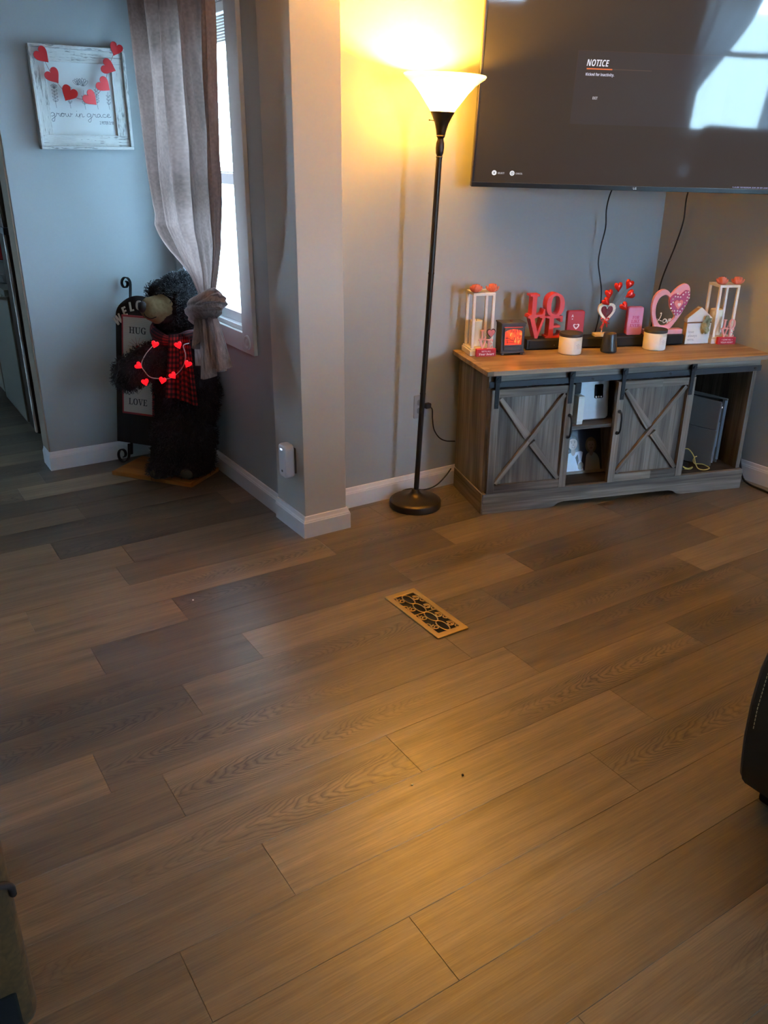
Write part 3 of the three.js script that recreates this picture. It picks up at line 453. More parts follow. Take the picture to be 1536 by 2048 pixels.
// ---------------------------------------------------------------- brass floor register
{
  const brass = std(new THREE.Color().setRGB(0.62, 0.43, 0.15), 0.34, { metalness: 0.85 });
  const r = thing('floor_register', 'brass floor register with a scrolled open grille set in the planks', 'floor vent', [1.581, 0, -2.17]);
  const w = 0.136, l = 0.345, iw = 0.092, il = 0.292;
  const s = rrect(w, l, 0.004); s.holes.push(rrect(iw, il, 0.004, THREE.Path));
  mesh('frame', extrude(s, 0.006, 0.0018).rotateX(-Math.PI / 2), brass, r);
  const bars = [], y = 0.0032, tb = (pts, k = 0.0023) => bars.push(tube(pts.map(([a, c]) => V(a, y, c)), k, 30, 6));
  const arc = (cx, cz, rx, a0, a1, n = 14, rz = rx) => [...Array(n + 1)].map((_, i) => { const t = R(a0 + (a1 - a0) * i / n); return [cx + rx * Math.cos(t), cz + rz * Math.sin(t)]; });
  const step = il / 4;
  for (let k = 0; k < 4; k++) { const c = -il / 2 + step * (k + 0.5);
    tb(arc(0, c, 0.0165, 0, 360, 20, 0.036)); // chain of ovals down the middle
    for (const e of [1, -1]) { // mirrored scrolls
      const spiral = [...Array(22)].map((_, i) => { const t = i / 21, a = R(-100 + 430 * t), rad = 0.0165 - 0.0115 * t; return [e * (0.0285 + rad * Math.cos(a)), c + e * 0.004 + rad * Math.sin(a)]; }); tb(spiral, 0.0027);
      tb(arc(e * 0.046, c + e * 0.028, 0.010, e > 0 ? 90 : -90, e > 0 ? 270 : 90, 10)); bars.push(new THREE.SphereGeometry(0.0036, 10, 6).scale(1, 0.5, 1).translate(e * 0.034, y, c + e * 0.006)); }
  }
  bars.push(box(-iw / 2, iw / 2, y - 0.0015, y + 0.0015, -0.0018, 0.0018, 0.001));
  mesh('grille', bars, brass, r); mesh('duct', [box(-iw / 2 - 0.004, iw / 2 + 0.004, 0.0001, 0.0008, -il / 2 - 0.004, il / 2 + 0.004, 0)], std(0x050404, 0.9), r, 'dark duct opening');
  for (const [x, z, c, n] of [[0.891, -2.708, 0xf2f2f2, 'tiny white crumb on the planks left of the register'], [1.026, -1.444, 0xd9c489, 'tiny pale crumb on the planks in the lamp reflection'], [1.164, -1.401, 0x17110c, 'tiny dark crumb on the planks in front of the register']]) single('crumb', [new THREE.DodecahedronGeometry(0.004).scale(1, 0.6, 1).translate(x, 0.0022, z)], std(c, 0.7), n, 'crumb');
}
// ---------------------------------------------------------------- things on the television stand
const TOP = 0.6902, whiteWood = std(new THREE.Color().setRGB(0.88, 0.85, 0.78), 0.5), DT = STURN - R(4);
const at = (name, label, cat, s, off, h, turn = 0, group) => thing(name, label, cat, sp(s, off, h), DT + turn, group);
const print = (w, h, k, draw, x, y, z, parent, name = 'lettering', o = {}) => { const [g, m] = decal(w, h, canvasTex(Math.round(w * k), Math.round(h * k), draw), o); return mesh(name, g.translate(x, y, z), m, parent); };
// two open lanterns
const LAN = [['white open wooden lantern at the left end of the stand', 0.066, 0.25, 0], ['white open wooden lantern at the right end of the stand', 1.340, 0.225, -R(4)]];
const roseMat = std(new THREE.Color().setRGB(0.85, 0.22, 0.13), 0.6);
function rose(name, label, p, turn) {
  const g = thing(name, label, 'flower', p, turn, 'coral roses on the lanterns');
  const petals = []; // rings of cupped petals, opening outwards
  for (const [n, r, tilt, sz] of [[3, 0.003, -6, 0.030], [4, 0.009, 4, 0.031], [5, 0.014, 18, 0.030], [6, 0.018, 42, 0.027]]) for (let i = 0; i < n; i++) {
    const q = grid(6, 5, (u, v) => { const a = (u - 0.5) * 1.9, w = Math.sin(Math.PI * clamp(v * 0.8 + 0.2)) * 0.6 + 0.4; return V(Math.sin(a) * sz * 0.62 * w, v * sz * 1.15, (1 - Math.cos(a)) * sz * -0.55 + Math.sin(v * 3.0) * 0.006 + 0.001 * Math.sin(u * 9 + i)); });
    q.rotateX(R(tilt)); q.translate(0, 0.001, r * 0.55); q.rotateY(i / n * Math.PI * 2 + n); petals.push(q);
  }
  const m = roseMat.clone(); m.side = THREE.DoubleSide; mesh('petals', petals, m, g); mesh('calyx', new THREE.SphereGeometry(0.008, 10, 8).scale(1, 0.5, 1).translate(0, 0.004, 0), roseMat, g);
}
LAN.forEach(([label, s, off, t], i) => {
  const w = 0.122, d = 0.135, f = 0.104, fd = 0.116, p = 0.0125, hT = 0.284, b = 0.033;
  const L = at('lantern', label, 'lantern', s, off + d / 2, TOP, t, 'white lanterns');
  mesh('base', [box(-w / 2, w / 2, 0, b - 0.008, -d / 2, d / 2, 0.003, 'z'), box(-w / 2 + 0.004, w / 2 - 0.004, b - 0.008, b, -d / 2 + 0.004, d / 2 - 0.004, 0.003, 'z')], whiteWood, L);
  for (const x of [-1, 1]) for (const z of [-1, 1]) mesh('post', box(x * (f / 2) - p / 2 - x * p / 2, x * (f / 2) + p / 2 - x * p / 2, b, hT - p, z * (fd / 2) - p / 2 - z * p / 2, z * (fd / 2) + p / 2 - z * p / 2, 0.0012, 'y'), whiteWood, L);
  for (const z of [-1, 1]) mesh('top_rail', box(-f / 2, f / 2, hT - p, hT, z * fd / 2 - p / 2 - z * p / 2, z * fd / 2 + p / 2 - z * p / 2, 0.0012), whiteWood, L);
  for (const x of [-1, 1]) mesh('top_rail', box(x * f / 2 - p / 2 - x * p / 2, x * f / 2 + p / 2 - x * p / 2, hT - p, hT, -fd / 2 + p, fd / 2 - p, 0.0012), whiteWood, L);
  const wp = (x, y, z) => L.localToWorld(V(x, y, z)).toArray(); L.updateMatrixWorld();
  rose('rose', i ? 'coral rose on the left corner of the right lantern top' : 'coral rose on the left corner of the left lantern top', wp(-f / 2 + 0.016, hT, fd / 2 - 0.02), 0.5 + i);
  rose('rose', i ? 'coral rose on the right corner of the right lantern top' : 'coral rose on the right corner of the left lantern top', wp(f / 2 - 0.008, hT, fd / 2 - 0.02 - (i ? 0 : 0.008)), 2.1 + i);
  // pillar candle inside
  const c = thing('pillar_candle', i ? 'cream pillar candle standing inside the right lantern' : 'cream pillar candle standing inside the left lantern', 'candle', wp(-0.012, b + 0.0002, -0.012), DT + t, 'candles inside the lanterns');
  const ch = i ? 0.125 : 0.118; mesh('wax', lathe([[0, 0], [0.030, 0], [0.031, 0.002], [0.031, ch - 0.006], [0.029, ch - 0.001], [0.026, ch], [0.022, ch - 0.005], [0, ch - 0.006]], 40), std(new THREE.Color().setRGB(0.86, 0.76, 0.56), 0.55), c); mesh('wick', rod([0, ch - 0.007, 0], [0.001, ch + 0.006, 0], 0.0009), std(0x3a2d20, 0.9), c);
  // small LOVE block in front
  const k = thing('love_block', i ? 'small pink LOVE cutout on a red block before the right lantern' : 'small pink LOVE cutout with a heart on a red block before the left lantern', 'ornament', wp(0.012, 0.0002, d / 2 + 0.0106), DT + t, undefined);
  const bw = 0.094, bh = 0.0355, pink = std(new THREE.Color().setRGB(0.80, 0.42, 0.42), 0.6);
  mesh('block', box(-bw / 2, bw / 2, 0, bh, -0.010, 0.010, 0.002), std(new THREE.Color().setRGB(0.55, 0.03, 0.045), 0.5), k);
  const word = [], q = (s2, x, y, h, th, wd) => { const g = text(s2, h, th, fontSerif, 0.0004); g.computeBoundingBox(); g.scale(wd / (g.boundingBox.max.x - g.boundingBox.min.x), 1, 1); word.push(g.translate(x, y, -th / 2)); };
  q('V', -0.017, bh - 0.001, 0.043, 0.008, 0.040); q('E', 0.019, bh - 0.001, 0.042, 0.008, 0.029); q('L', -0.015, bh + 0.041, 0.044, 0.008, 0.028);
  if (i) q('O', 0.018, bh + 0.0405, 0.045, 0.008, 0.034);
  mesh('letters', word, pink, k); if (!i) { mesh('heart_back', extrude(heart(0.042, 0.043), 0.004, 0.001).translate(0.022, bh + 0.068, -0.006), std(0x2c1012, 0.6), k); mesh('heart', extrude(heart(0.034, 0.034), 0.006, 0.0015).translate(0.022, bh + 0.068, -0.003), std(0xd8838a, 0.6), k, 'pink heart in place of the letter O'); }
  print(bw - 0.006, bh - 0.006, 5200, (g, W, H) => { g.fillStyle = i ? '#b32034' : '#b3222f'; g.fillRect(0, 0, W, H); g.fillStyle = '#f3e3e3'; g.textAlign = 'center'; g.font = `${Math.round(H * 0.36)}px sans-serif`; g.fillText(i ? '• LOVE ALL •' : '♥ WITH ALL ♥', W / 2, H * 0.42, W * 0.9); g.font = i ? `${Math.round(H * 0.38)}px sans-serif` : `italic bold ${Math.round(H * 0.46)}px serif`; g.fillText(i ? 'YOUR HEART' : 'Your heart', W / 2, H * 0.88, W * 0.86); }, 0, bh / 2, 0.0103, k);
});
// miniature stove heater
{
  const iron = std(new THREE.Color().setRGB(0.055, 0.055, 0.06), 0.55, { metalness: 0.2 }), S = at('toy_stove', 'small black fireplace heater with a glowing orange window', 'heater', 0.205, 0.225 + 0.045, TOP, 0);
  const w = 0.112, d = 0.085, h = 0.150;
  mesh('cabinet', [box(-w / 2, w / 2, 0.016, h - 0.006, -d / 2, d / 2 - 0.004, 0.002), box(-w / 2 - 0.003, w / 2 + 0.003, 0.010, 0.018, -d / 2, d / 2, 0.002), box(-w / 2 - 0.004, w / 2 + 0.004, h - 0.008, h, -d / 2 - 0.003, d / 2 + 0.003, 0.002), box(-w / 2 - 0.001, w / 2 + 0.001, h - 0.018, h - 0.008, -d / 2, d / 2, 0.002)], iron, S);
  for (const x of [-1, 1]) for (const z of [-1, 1]) mesh('foot', box(x * 0.046 - 0.007, x * 0.046 + 0.007, 0, 0.011, z * 0.034 - 0.006, z * 0.034 + 0.006, 0.002), iron, S);
  const dr = new THREE.Shape(); dr.moveTo(-0.046, 0.044); dr.lineTo(0.046, 0.044); dr.lineTo(0.046, 0.128); dr.lineTo(-0.046, 0.128); dr.closePath(); const hole = new THREE.Path(); hole.moveTo(-0.041, 0.048); hole.lineTo(-0.041, 0.110); hole.quadraticCurveTo(0, 0.132, 0.041, 0.110); hole.lineTo(0.041, 0.048); hole.closePath(); dr.holes.push(hole);
  mesh('door', extrude(dr, 0.007, 0.0012).translate(0, 0, d / 2 - 0.004), iron, S);
  const fire = canvasTex(256, 256, (g, W, H) => { g.fillStyle = '#d8300c'; g.fillRect(0, 0, W, H); let sd = 7; const r = () => (sd = (sd * 16807) % 2147483647) / 2147483647; for (let i = 0; i < 70; i++) { g.fillStyle = ['#ff5a1e', '#ff3d12', '#ff8038', '#7d1503'][i % 4]; const x = r() * W, y = H * (0.15 + 0.7 * r()); g.beginPath(); g.moveTo(x, y - 40 * r() - 12); g.quadraticCurveTo(x + 16, y, x, y + 28 * r() + 8); g.quadraticCurveTo(x - 14, y, x, y - 40); g.fill(); } g.strokeStyle = '#200300'; g.lineWidth = 5; for (const [a, b, c, e] of [[20, 190, 230, 178], [40, 215, 200, 225], [70, 160, 150, 205], [170, 210, 236, 165], [10, 150, 90, 165]]) { g.beginPath(); g.moveTo(a, b); g.lineTo(c, e); g.stroke(); } });
  const fg = new THREE.PlaneGeometry(0.088, 0.084).translate(0, 0.088, d / 2 - 0.003); mesh('flame_window', fg, std(0x120300, 0.3, { emissive: 0xffffff, emissiveMap: fire, emissiveIntensity: 1.25 }), S, 'orange glowing flame window');
  const fl = new THREE.PointLight(new THREE.Color().setRGB(1, 0.2, 0.04), 0.012, 0, 2); fl.position.set(0, 0.086, d / 2 + 0.012); S.add(fl);
  mesh('vent_panel', box(-0.044, 0.044, 0.023, 0.040, d / 2 - 0.004, d / 2 + 0.0005, 0.001), blackPlastic, S); for (let i = 0; i < 3; i++) mesh('vent_slot', box(-0.040, 0.040, 0.0255 + i * 0.0048, 0.0272 + i * 0.0048, d / 2, d / 2 + 0.0018, 0.0005), std(0x55565a, 0.4, { metalness: 0.5 }), S);
  mesh('knob', [rod([0.0, h, 0.0], [0.0, h + 0.004, 0], 0.008, 0.007, 16)], std(0x5a2a20, 0.4), S);
}
// soundbar
{
  const a = sp(0.305, 0.30, TOP), b = sp(1.122, 0.245, TOP), dx = b[0] - a[0], dz = b[2] - a[2], len = Math.hypot(dx, dz), ang = -Math.atan2(dz, dx);
  const S = thing('soundbar', 'long black soundbar lying along the back of the stand top', 'soundbar', a, ang);
  mesh('housing', box(0, len, 0.003, 0.052, -0.085, -0.004, 0.006), std(0x101011, 0.5), S); mesh('grille', box(0.012, len - 0.012, 0.008, 0.047, -0.006, 0.0, 0.003), std(0x151517, 0.85), S);
  for (const x of [0.08, len - 0.08]) mesh('foot', box(x - 0.02, x + 0.02, 0, 0.004, -0.07, -0.02, 0.001), blackPlastic, S); mesh('status_light', rod([0.14, 0.022, -0.001], [0.14, 0.022, 0.0012], 0.002), std(0x7a7a7a, 0.4), S);
  globalThis.bar = (x, back, h = 0.0522) => { S.updateMatrixWorld(); return S.localToWorld(V(x, h, -back)).toArray(); };
}
const onBar = (name, label, cat, x, back, turn = 0) => thing(name, label, cat, globalThis.bar(x, back), DT + turn);
// red two-line word: plain upright serif letters
{
  const red = std(new THREE.Color().setRGB(0.62, 0.045, 0.04), 0.38), L = onBar('love_sign', 'red block letters spelling LOVE in two stacked rows on the soundbar', 'sign', 0.098, 0.050, -R(2)), d = 0.055;
  const q = (s, x, y, h, wd) => { const g = text(s, h, d, fontSerif, 0.001); g.computeBoundingBox(); const B = g.boundingBox; g.scale(wd / (B.max.x - B.min.x), h / (B.max.y - B.min.y), 1); g.computeBoundingBox(); g.translate(x, y - g.boundingBox.min.y, -d / 2); mesh('letter', g, red, L); };
  q('V', -0.043, 0, 0.106, 0.094); q('E', 0.046, 0, 0.104, 0.084); q('L', -0.046, 0.102, 0.104, 0.080); q('O', 0.042, 0.100, 0.110, 0.090);
}
function tin(name, label, x, w, h, d, c, cs, draw, lean) {
  const t = onBar(name, label, 'tin', x, 0.040, -R(2)), sh = rrect(w, h, 0.010);
  mesh('body', extrude(sh, d * 0.55, 0.002).translate(0, h / 2, -d / 2), cs, t); mesh('lid', extrude(sh, d * 0.47, 0.003).translate(0, h / 2, d * 0.03), c, t);
  print(w - 0.010, h - 0.010, 4200, draw, 0, h / 2, d / 2 + 0.0004, t, 'printed_face', { roughness: 0.45 }); return t;
}
tin('card_tin', 'red tin printed as an ace of hearts playing card on the soundbar', 0.252, 0.087, 0.125, 0.024, std(0xa81a26, 0.4), std(0x8e1420, 0.4), (g, W, H) => {
  g.fillStyle = '#b01b28'; g.fillRect(0, 0, W, H); g.fillStyle = '#f6eef0'; g.font = `bold ${Math.round(H * 0.15)}px sans-serif`; g.textAlign = 'center'; const hrt = (x, y, s, c) => { g.fillStyle = c; g.beginPath(); g.moveTo(x, y + s); g.bezierCurveTo(x - s * 1.5, y, x - s * 0.9, y - s, x, y - s * 0.35); g.bezierCurveTo(x + s * 0.9, y - s, x + s * 1.5, y, x, y + s); g.fill(); };
  g.fillText('A', W * 0.26, H * 0.22); hrt(W * 0.26, H * 0.29, H * 0.035, '#f6eef0'); hrt(W * 0.55, H * 0.58, H * 0.15, '#f6eef0'); hrt(W * 0.55, H * 0.575, H * 0.085, '#b01b28'); hrt(W * 0.55, H * 0.58, H * 0.03, '#3a3034'); hrt(W * 0.78, H * 0.92, H * 0.035, '#f6eef0');
});
tin('pink_tin', 'pink rectangular tin with red lettering leaning on the soundbar', 0.560, 0.080, 0.135, 0.028, std(0xd27f9e, 0.4), std(0xb4234a, 0.4), (g, W, H) => {
  g.fillStyle = '#dc8bb0'; g.fillRect(0, 0, W, H); g.fillStyle = '#c01f56'; g.textAlign = 'center'; g.font = `bold ${Math.round(H * 0.17)}px serif`; g.fillText('FOR', W * 0.52, H * 0.42, W * 0.5); g.fillText('LIKE', W * 0.52, H * 0.57, W * 0.62); g.font = `bold ${Math.round(H * 0.15)}px serif`; g.fillText('EVER', W * 0.5, H * 0.72, W * 0.72);
});
// jar candles and the black cup
const jarLid = std(new THREE.Color().setRGB(0.035, 0.034, 0.036), 0.6), jarGlaze = std(new THREE.Color().setRGB(0.78, 0.76, 0.68), 0.42);
[[0.484, 0.152, 'cream candle jar with a black lid in front of the red card tin'], [0.926, 0.142, 'cream candle jar with a black lid in front of the pink heart ornament']].forEach(([s, off, label], i) => {
  const r = 0.0535, h = 0.083, c = at('candle_jar', label, 'candle', s, off + r, TOP, 0, 'cream candle jars');
  mesh('jar', lathe([[0, 0], [r - 0.006, 0], [r - 0.001, 0.003], [r, 0.008], [r, h], [0, h]], 48), jarGlaze, c); mesh('lid', lathe([[0, h + 0.0002], [r + 0.0008, h + 0.0002], [r + 0.0014, h + 0.003], [r + 0.0014, h + 0.013], [r - 0.001, h + 0.0155], [0, h + 0.0155]], 48), jarLid, c);
  const lab = canvasTex(256, 256, (g, W, H) => { g.fillStyle = '#e3e1d8'; g.fillRect(0, 0, W, H); g.fillStyle = '#7d8082'; g.font = '26px serif'; g.textAlign = 'center'; g.fillText('pure', W / 2, 84); g.fillRect(60, 104, 136, 4); g.font = '46px serif'; g.fillText('T T', W / 2, 162); g.fillRect(92, 182, 72, 3); });
  const n = 14, a0 = -0.42, a1 = 0.42, g = grid(n, 1, (u, v) => { const a = a0 + (a1 - a0) * u; return V(Math.sin(a) * (r + 0.0004), 0.018 + v * 0.048, Math.cos(a) * (r + 0.0004)); }); g.rotateY(0.35); mesh('label', g, std(0xffffff, 0.6, { map: lab }), c, 'printed label');
});
{ const c = at('black_cup', 'small matte black tapered cup between the two candle jars', 'cup', 0.680, 0.155 + 0.036, TOP); mesh('cup', lathe([[0, 0.001], [0.034, 0], [0.0385, 0.005], [0.039, 0.012], [0.030, 0.082], [0.0285, 0.088], [0.026, 0.088], [0.026, 0.080], [0, 0.078]], 44), std(new THREE.Color().setRGB(0.028, 0.031, 0.034), 0.33), c); mesh('rim', new THREE.TorusGeometry(0.0278, 0.0012, 8, 40).rotateX(Math.PI / 2).translate(0, 0.088, 0), std(0x6b4a40, 0.4), c); }
// heart on a stick with a spray of foil hearts
{
  const S = onBar('heart_topper', 'white framed heart on a stick with a spray of six red foil hearts', 'ornament', 0.390, 0.030, -R(2)), cream = std(new THREE.Color().setRGB(0.78, 0.70, 0.55), 0.55);
  mesh('base', box(-0.040, 0.034, 0, 0.015, -0.022, 0.022, 0.003), cream, S); mesh('stick', rod([0, 0.014, 0], [0.004, 0.075, 0], 0.0032), cream, S);
  const fr = heart(0.088, 0.092); fr.holes.push(heart(0.064, 0.066, THREE.Path, 0, 0.003)); mesh('heart_frame', extrude(fr, 0.014, 0.002).translate(0.014, 0.110, -0.007), std(new THREE.Color().setRGB(0.85, 0.80, 0.70), 0.45), S, 'white heart frame');
  const glit = []; for (let i = 0; i < 90; i++) { const t = rnd() * 6.283, q = Math.sqrt(rnd()), hx = 0.030 * q * Math.cos(t), hy = 0.027 * q * Math.sin(t) + 0.004; if (hy < Math.abs(hx) * 1.25 - 0.026) continue; glit.push(new THREE.TorusGeometry(0.0035, 0.0009, 5, 9).rotateX(rnd() * 3).rotateY(rnd() * 3).translate(0.014 + hx, 0.110 + hy, rr(-0.004, 0.004))); }
  mesh('filling', [extrude(heart(0.066, 0.068), 0.006).translate(0.014, 0.112, -0.006), ...glit], std(new THREE.Color().setRGB(0.30, 0.012, 0.03), 0.35), S, 'dark red glitter filling');
  const foil = std(new THREE.Color().setRGB(0.66, 0.028, 0.024), 0.22, { metalness: 0.35 });
  const rib = []; for (const [dx, dy] of [[-0.018, -0.030], [-0.010, -0.040], [0.016, -0.026], [0.024, -0.010]]) rib.push(tube([[0.006, 0.070, 0.009], [0.006 + dx * 0.5, 0.070 + dy * 0.3, 0.014], [0.006 + dx, 0.070 + dy, 0.010]], 0.0026, 12, 5)); for (const s of [-1, 1]) rib.push(new THREE.TorusGeometry(0.010, 0.003, 6, 14).scale(1, 0.6, 1).rotateZ(s * 0.6).translate(0.006 + s * 0.011, 0.074 + 0.006, 0.011)); mesh('ribbon', rib, foil, S, 'red ribbon bow');
  for (const [x, y, r, sc] of [[0.056, 0.232, 8, 1], [0.108, 0.243, -24, 1.02], [0.118, 0.196, -62, 1.05], [0.098, 0.140, 32, 1], [0.012, 0.200, 8, 0.98], [0.004, 0.164, 46, 0.95]]) {
    const g = puff(0.041 * sc, 0.046 * sc, 0.024).rotateZ(R(x > 0.09 && y < 0.15 ? 40 : r)).translate(x, y, 0.012); const hm = mesh('foil_heart', g, foil, S, 'puffed red foil heart'); mesh('wire', tube([[0.014, 0.10, 0.004], [(x + 0.03) / 2, (y + 0.12) / 2, 0.008], [x, y - 0.004, 0.011]], 0.0005, 14, 5), std(0x777777, 0.4, { metalness: 0.7 }), hm);
  }
}
// pink heart ornament
{
  const S = onBar('heart_ornament', 'large pink wooden heart with the word Love and a dotted magenta heart', 'ornament', 0.712, 0.036, -R(1)), pink = std(new THREE.Color().setRGB(0.82, 0.36, 0.42), 0.5), k = 0.000345, X = (x) => (x - 1045) * k, Y = (y) => (925 - y) * k;
  mesh('base', box(-0.098, 0.100, 0, 0.024, -0.022, 0.022, 0.003), pink, S);
  const spline = (pts, C) => { const c = new THREE.CatmullRomCurve3(pts.map(([x, y]) => V(X(x), Y(y), 0)), true, 'centripetal').getPoints(90), s = new C(); c.forEach((p, i) => (i ? s.lineTo(p.x, p.y) : s.moveTo(p.x, p.y))); s.closePath(); return s; };
  const out = spline([[935, 868], [885, 760], [848, 640], [838, 500], [862, 395], [920, 325], [995, 300], [1062, 325], [1108, 365], [1160, 308], [1240, 246], [1312, 230], [1370, 268], [1392, 350], [1374, 460], [1325, 600], [1250, 730], [1132, 868], [1040, 874]], THREE.Shape);
  out.holes.push(spline([[1012, 382], [945, 420], [910, 500], [905, 590], [925, 690], [975, 770], [1015, 802], [1085, 802], [1150, 750], [1205, 690], [1180, 640], [1120, 560], [1092, 470], [1085, 420], [1055, 390]], THREE.Path));
  mesh('heart_frame', extrude(out, 0.016, 0.003).translate(0, 0, -0.008), pink, S);
  const mag = spline([[1210, 665], [1150, 605], [1105, 520], [1090, 440], [1120, 388], [1180, 362], [1235, 385], [1270, 352], [1320, 318], [1365, 330], [1385, 385], [1368, 470], [1330, 560], [1275, 640]], THREE.Shape); mesh('small_heart', extrude(mag, 0.010, 0.002).translate(0, 0, 0.006), std(new THREE.Color().setRGB(0.42, 0.06, 0.17), 0.5), S, 'magenta heart with white dots');
  const dots = [[1190, 362], [1160, 400], [1128, 435], [1108, 505], [1138, 480], [1115, 560], [1140, 600], [1175, 600], [1180, 640], [1222, 600], [1228, 645], [1262, 608], [1290, 572], [1325, 535], [1315, 490], [1345, 460], [1345, 415], [1372, 425], [1365, 380], [1350, 345], [1308, 345], [1275, 375], [1240, 410], [1200, 405]];
  mesh('dots', dots.map(([x, y]) => new THREE.SphereGeometry(0.0042, 10, 6).scale(1, 1, 0.35).translate(X(x), Y(y), 0.0162)), std(0xf3e6ec, 0.5), S); mesh('heart_center', extrude(heart(0.045, 0.047), 0.005, 0.001).translate(X(1220), Y(515), 0.016), std(new THREE.Color().setRGB(0.85, 0.25, 0.24), 0.5), S, 'coral heart'); mesh('sparkle', extrude(heart(0.018, 0.018), 0.002, 0.0005).translate(X(1226), Y(515), 0.021), std(0xffe0dd, 0.4), S);
  const wire = [[985, 640], [1000, 625], [992, 690], [950, 748], [925, 750], [940, 715], [985, 730], [1020, 745]], o = [[1062, 712], [1038, 735], [1050, 768], [1078, 760], [1085, 725], [1062, 712], [1090, 728]], v = [[1090, 722], [1108, 772], [1128, 715], [1140, 725]], e = [[1130, 748], [1162, 728], [1150, 712], [1136, 742], [1155, 768], [1185, 740], [1200, 720]];
  mesh('word', [wire, o, v, e].map((q) => tube(q.map(([x, y]) => [X(x), Y(y), 0.004]), 0.0019, 50, 6)), std(0xe9e4e4, 0.35, { metalness: 0.3 }), S, 'white script word Love');
}
// house-shaped block
{
  const S = at('house_block', 'white house-shaped wooden block with a green wreath and lettering', 'ornament', 1.207, 0.258 + 0.016, TOP, R(0)), w = 0.128, e = 0.112, p = 0.176, d = 0.032, wood = std(new THREE.Color().setRGB(0.62, 0.44, 0.24), 0.6);
  mesh('body', extrude(poly([[-w / 2, 0], [w / 2, 0], [w / 2, e * 0.92], [-w / 2, e * 0.92]]), d, 0.0015).translate(0, 0, -d / 2), std(new THREE.Color().setRGB(0.78, 0.77, 0.75), 0.6), S);
  mesh('roof', extrude(poly([[-w / 2 - 0.003, e * 0.95], [w / 2 + 0.003, e * 0.95], [w / 2 + 0.003, e * 1.12], [0.004, p], [-0.004, p], [-w / 2 - 0.003, e * 1.12]]), d + 0.002, 0.002).translate(0, 0, -d / 2 - 0.001), std(new THREE.Color().setRGB(0.80, 0.79, 0.77), 0.6), S);
  const a = [-w / 2 - 0.003, e * 1.12], b = [0, p + 0.001]; mesh('roof_edge', [extrude(poly([[a[0] - 0.002, a[1]], [b[0], b[1] + 0.002], [b[0], b[1]], [a[0], a[1]]]), d, 0).translate(0, 0, -d / 2), box(-w / 2 - 0.0012, -w / 2 + 0.0005, 0.002, e * 0.92, -d / 2 + 0.002, d / 2 - 0.002, 0)], wood, S, 'bare wood edge');
  mesh('twine', [0, 1].map((i) => tube([[-w / 2 - 0.001, e * 0.935, d / 2], [-0.01, e * 0.94, d / 2 + 0.002], [w / 2 + 0.001, e * 0.935, d / 2]].map(([x, y, z]) => [x, y + i * 0.003 - 0.002, z]), 0.002, 12, 6)), std(0x7b6248, 0.9), S, 'brown twine band');
  const lv = [], leaf = grid(3, 5, (u, v) => V((u - 0.5) * 0.016 * Math.sin(Math.PI * clamp(v, 0.06, 0.97)), v * 0.028, 0.004 * Math.sin(v * 3) - 0.003 * Math.abs(u - 0.5)));
  for (let i = 0; i < 60; i++) { const t = rnd() * 6.283, q = leaf.clone().rotateX(rr(-0.2, 0.9)).rotateZ(-t + rr(0.6, 2.2)); lv.push(q.translate(0.032 + 0.020 * Math.cos(t), 0.094 + 0.020 * Math.sin(t), d / 2 + rr(0.003, 0.014))); }
  mesh('wreath', lv, std(new THREE.Color().setRGB(0.30, 0.32, 0.20), 0.7, { side: THREE.DoubleSide }), S, 'grey-green leaf wreath');
  print(0.066, 0.062, 3800, (g, W, H) => { g.fillStyle = '#e4e2de'; g.fillRect(0, 0, W, H); g.fillStyle = '#9a9a9c'; g.font = `${Math.round(H * 0.27)}px sans-serif`; g.fillText('love', 6, H * 0.29); g.fillText('always', 6, H * 0.60); g.fillText('wins.', 6, H * 0.90); }, -0.022, 0.040, d / 2 + 0.0004, S);
}
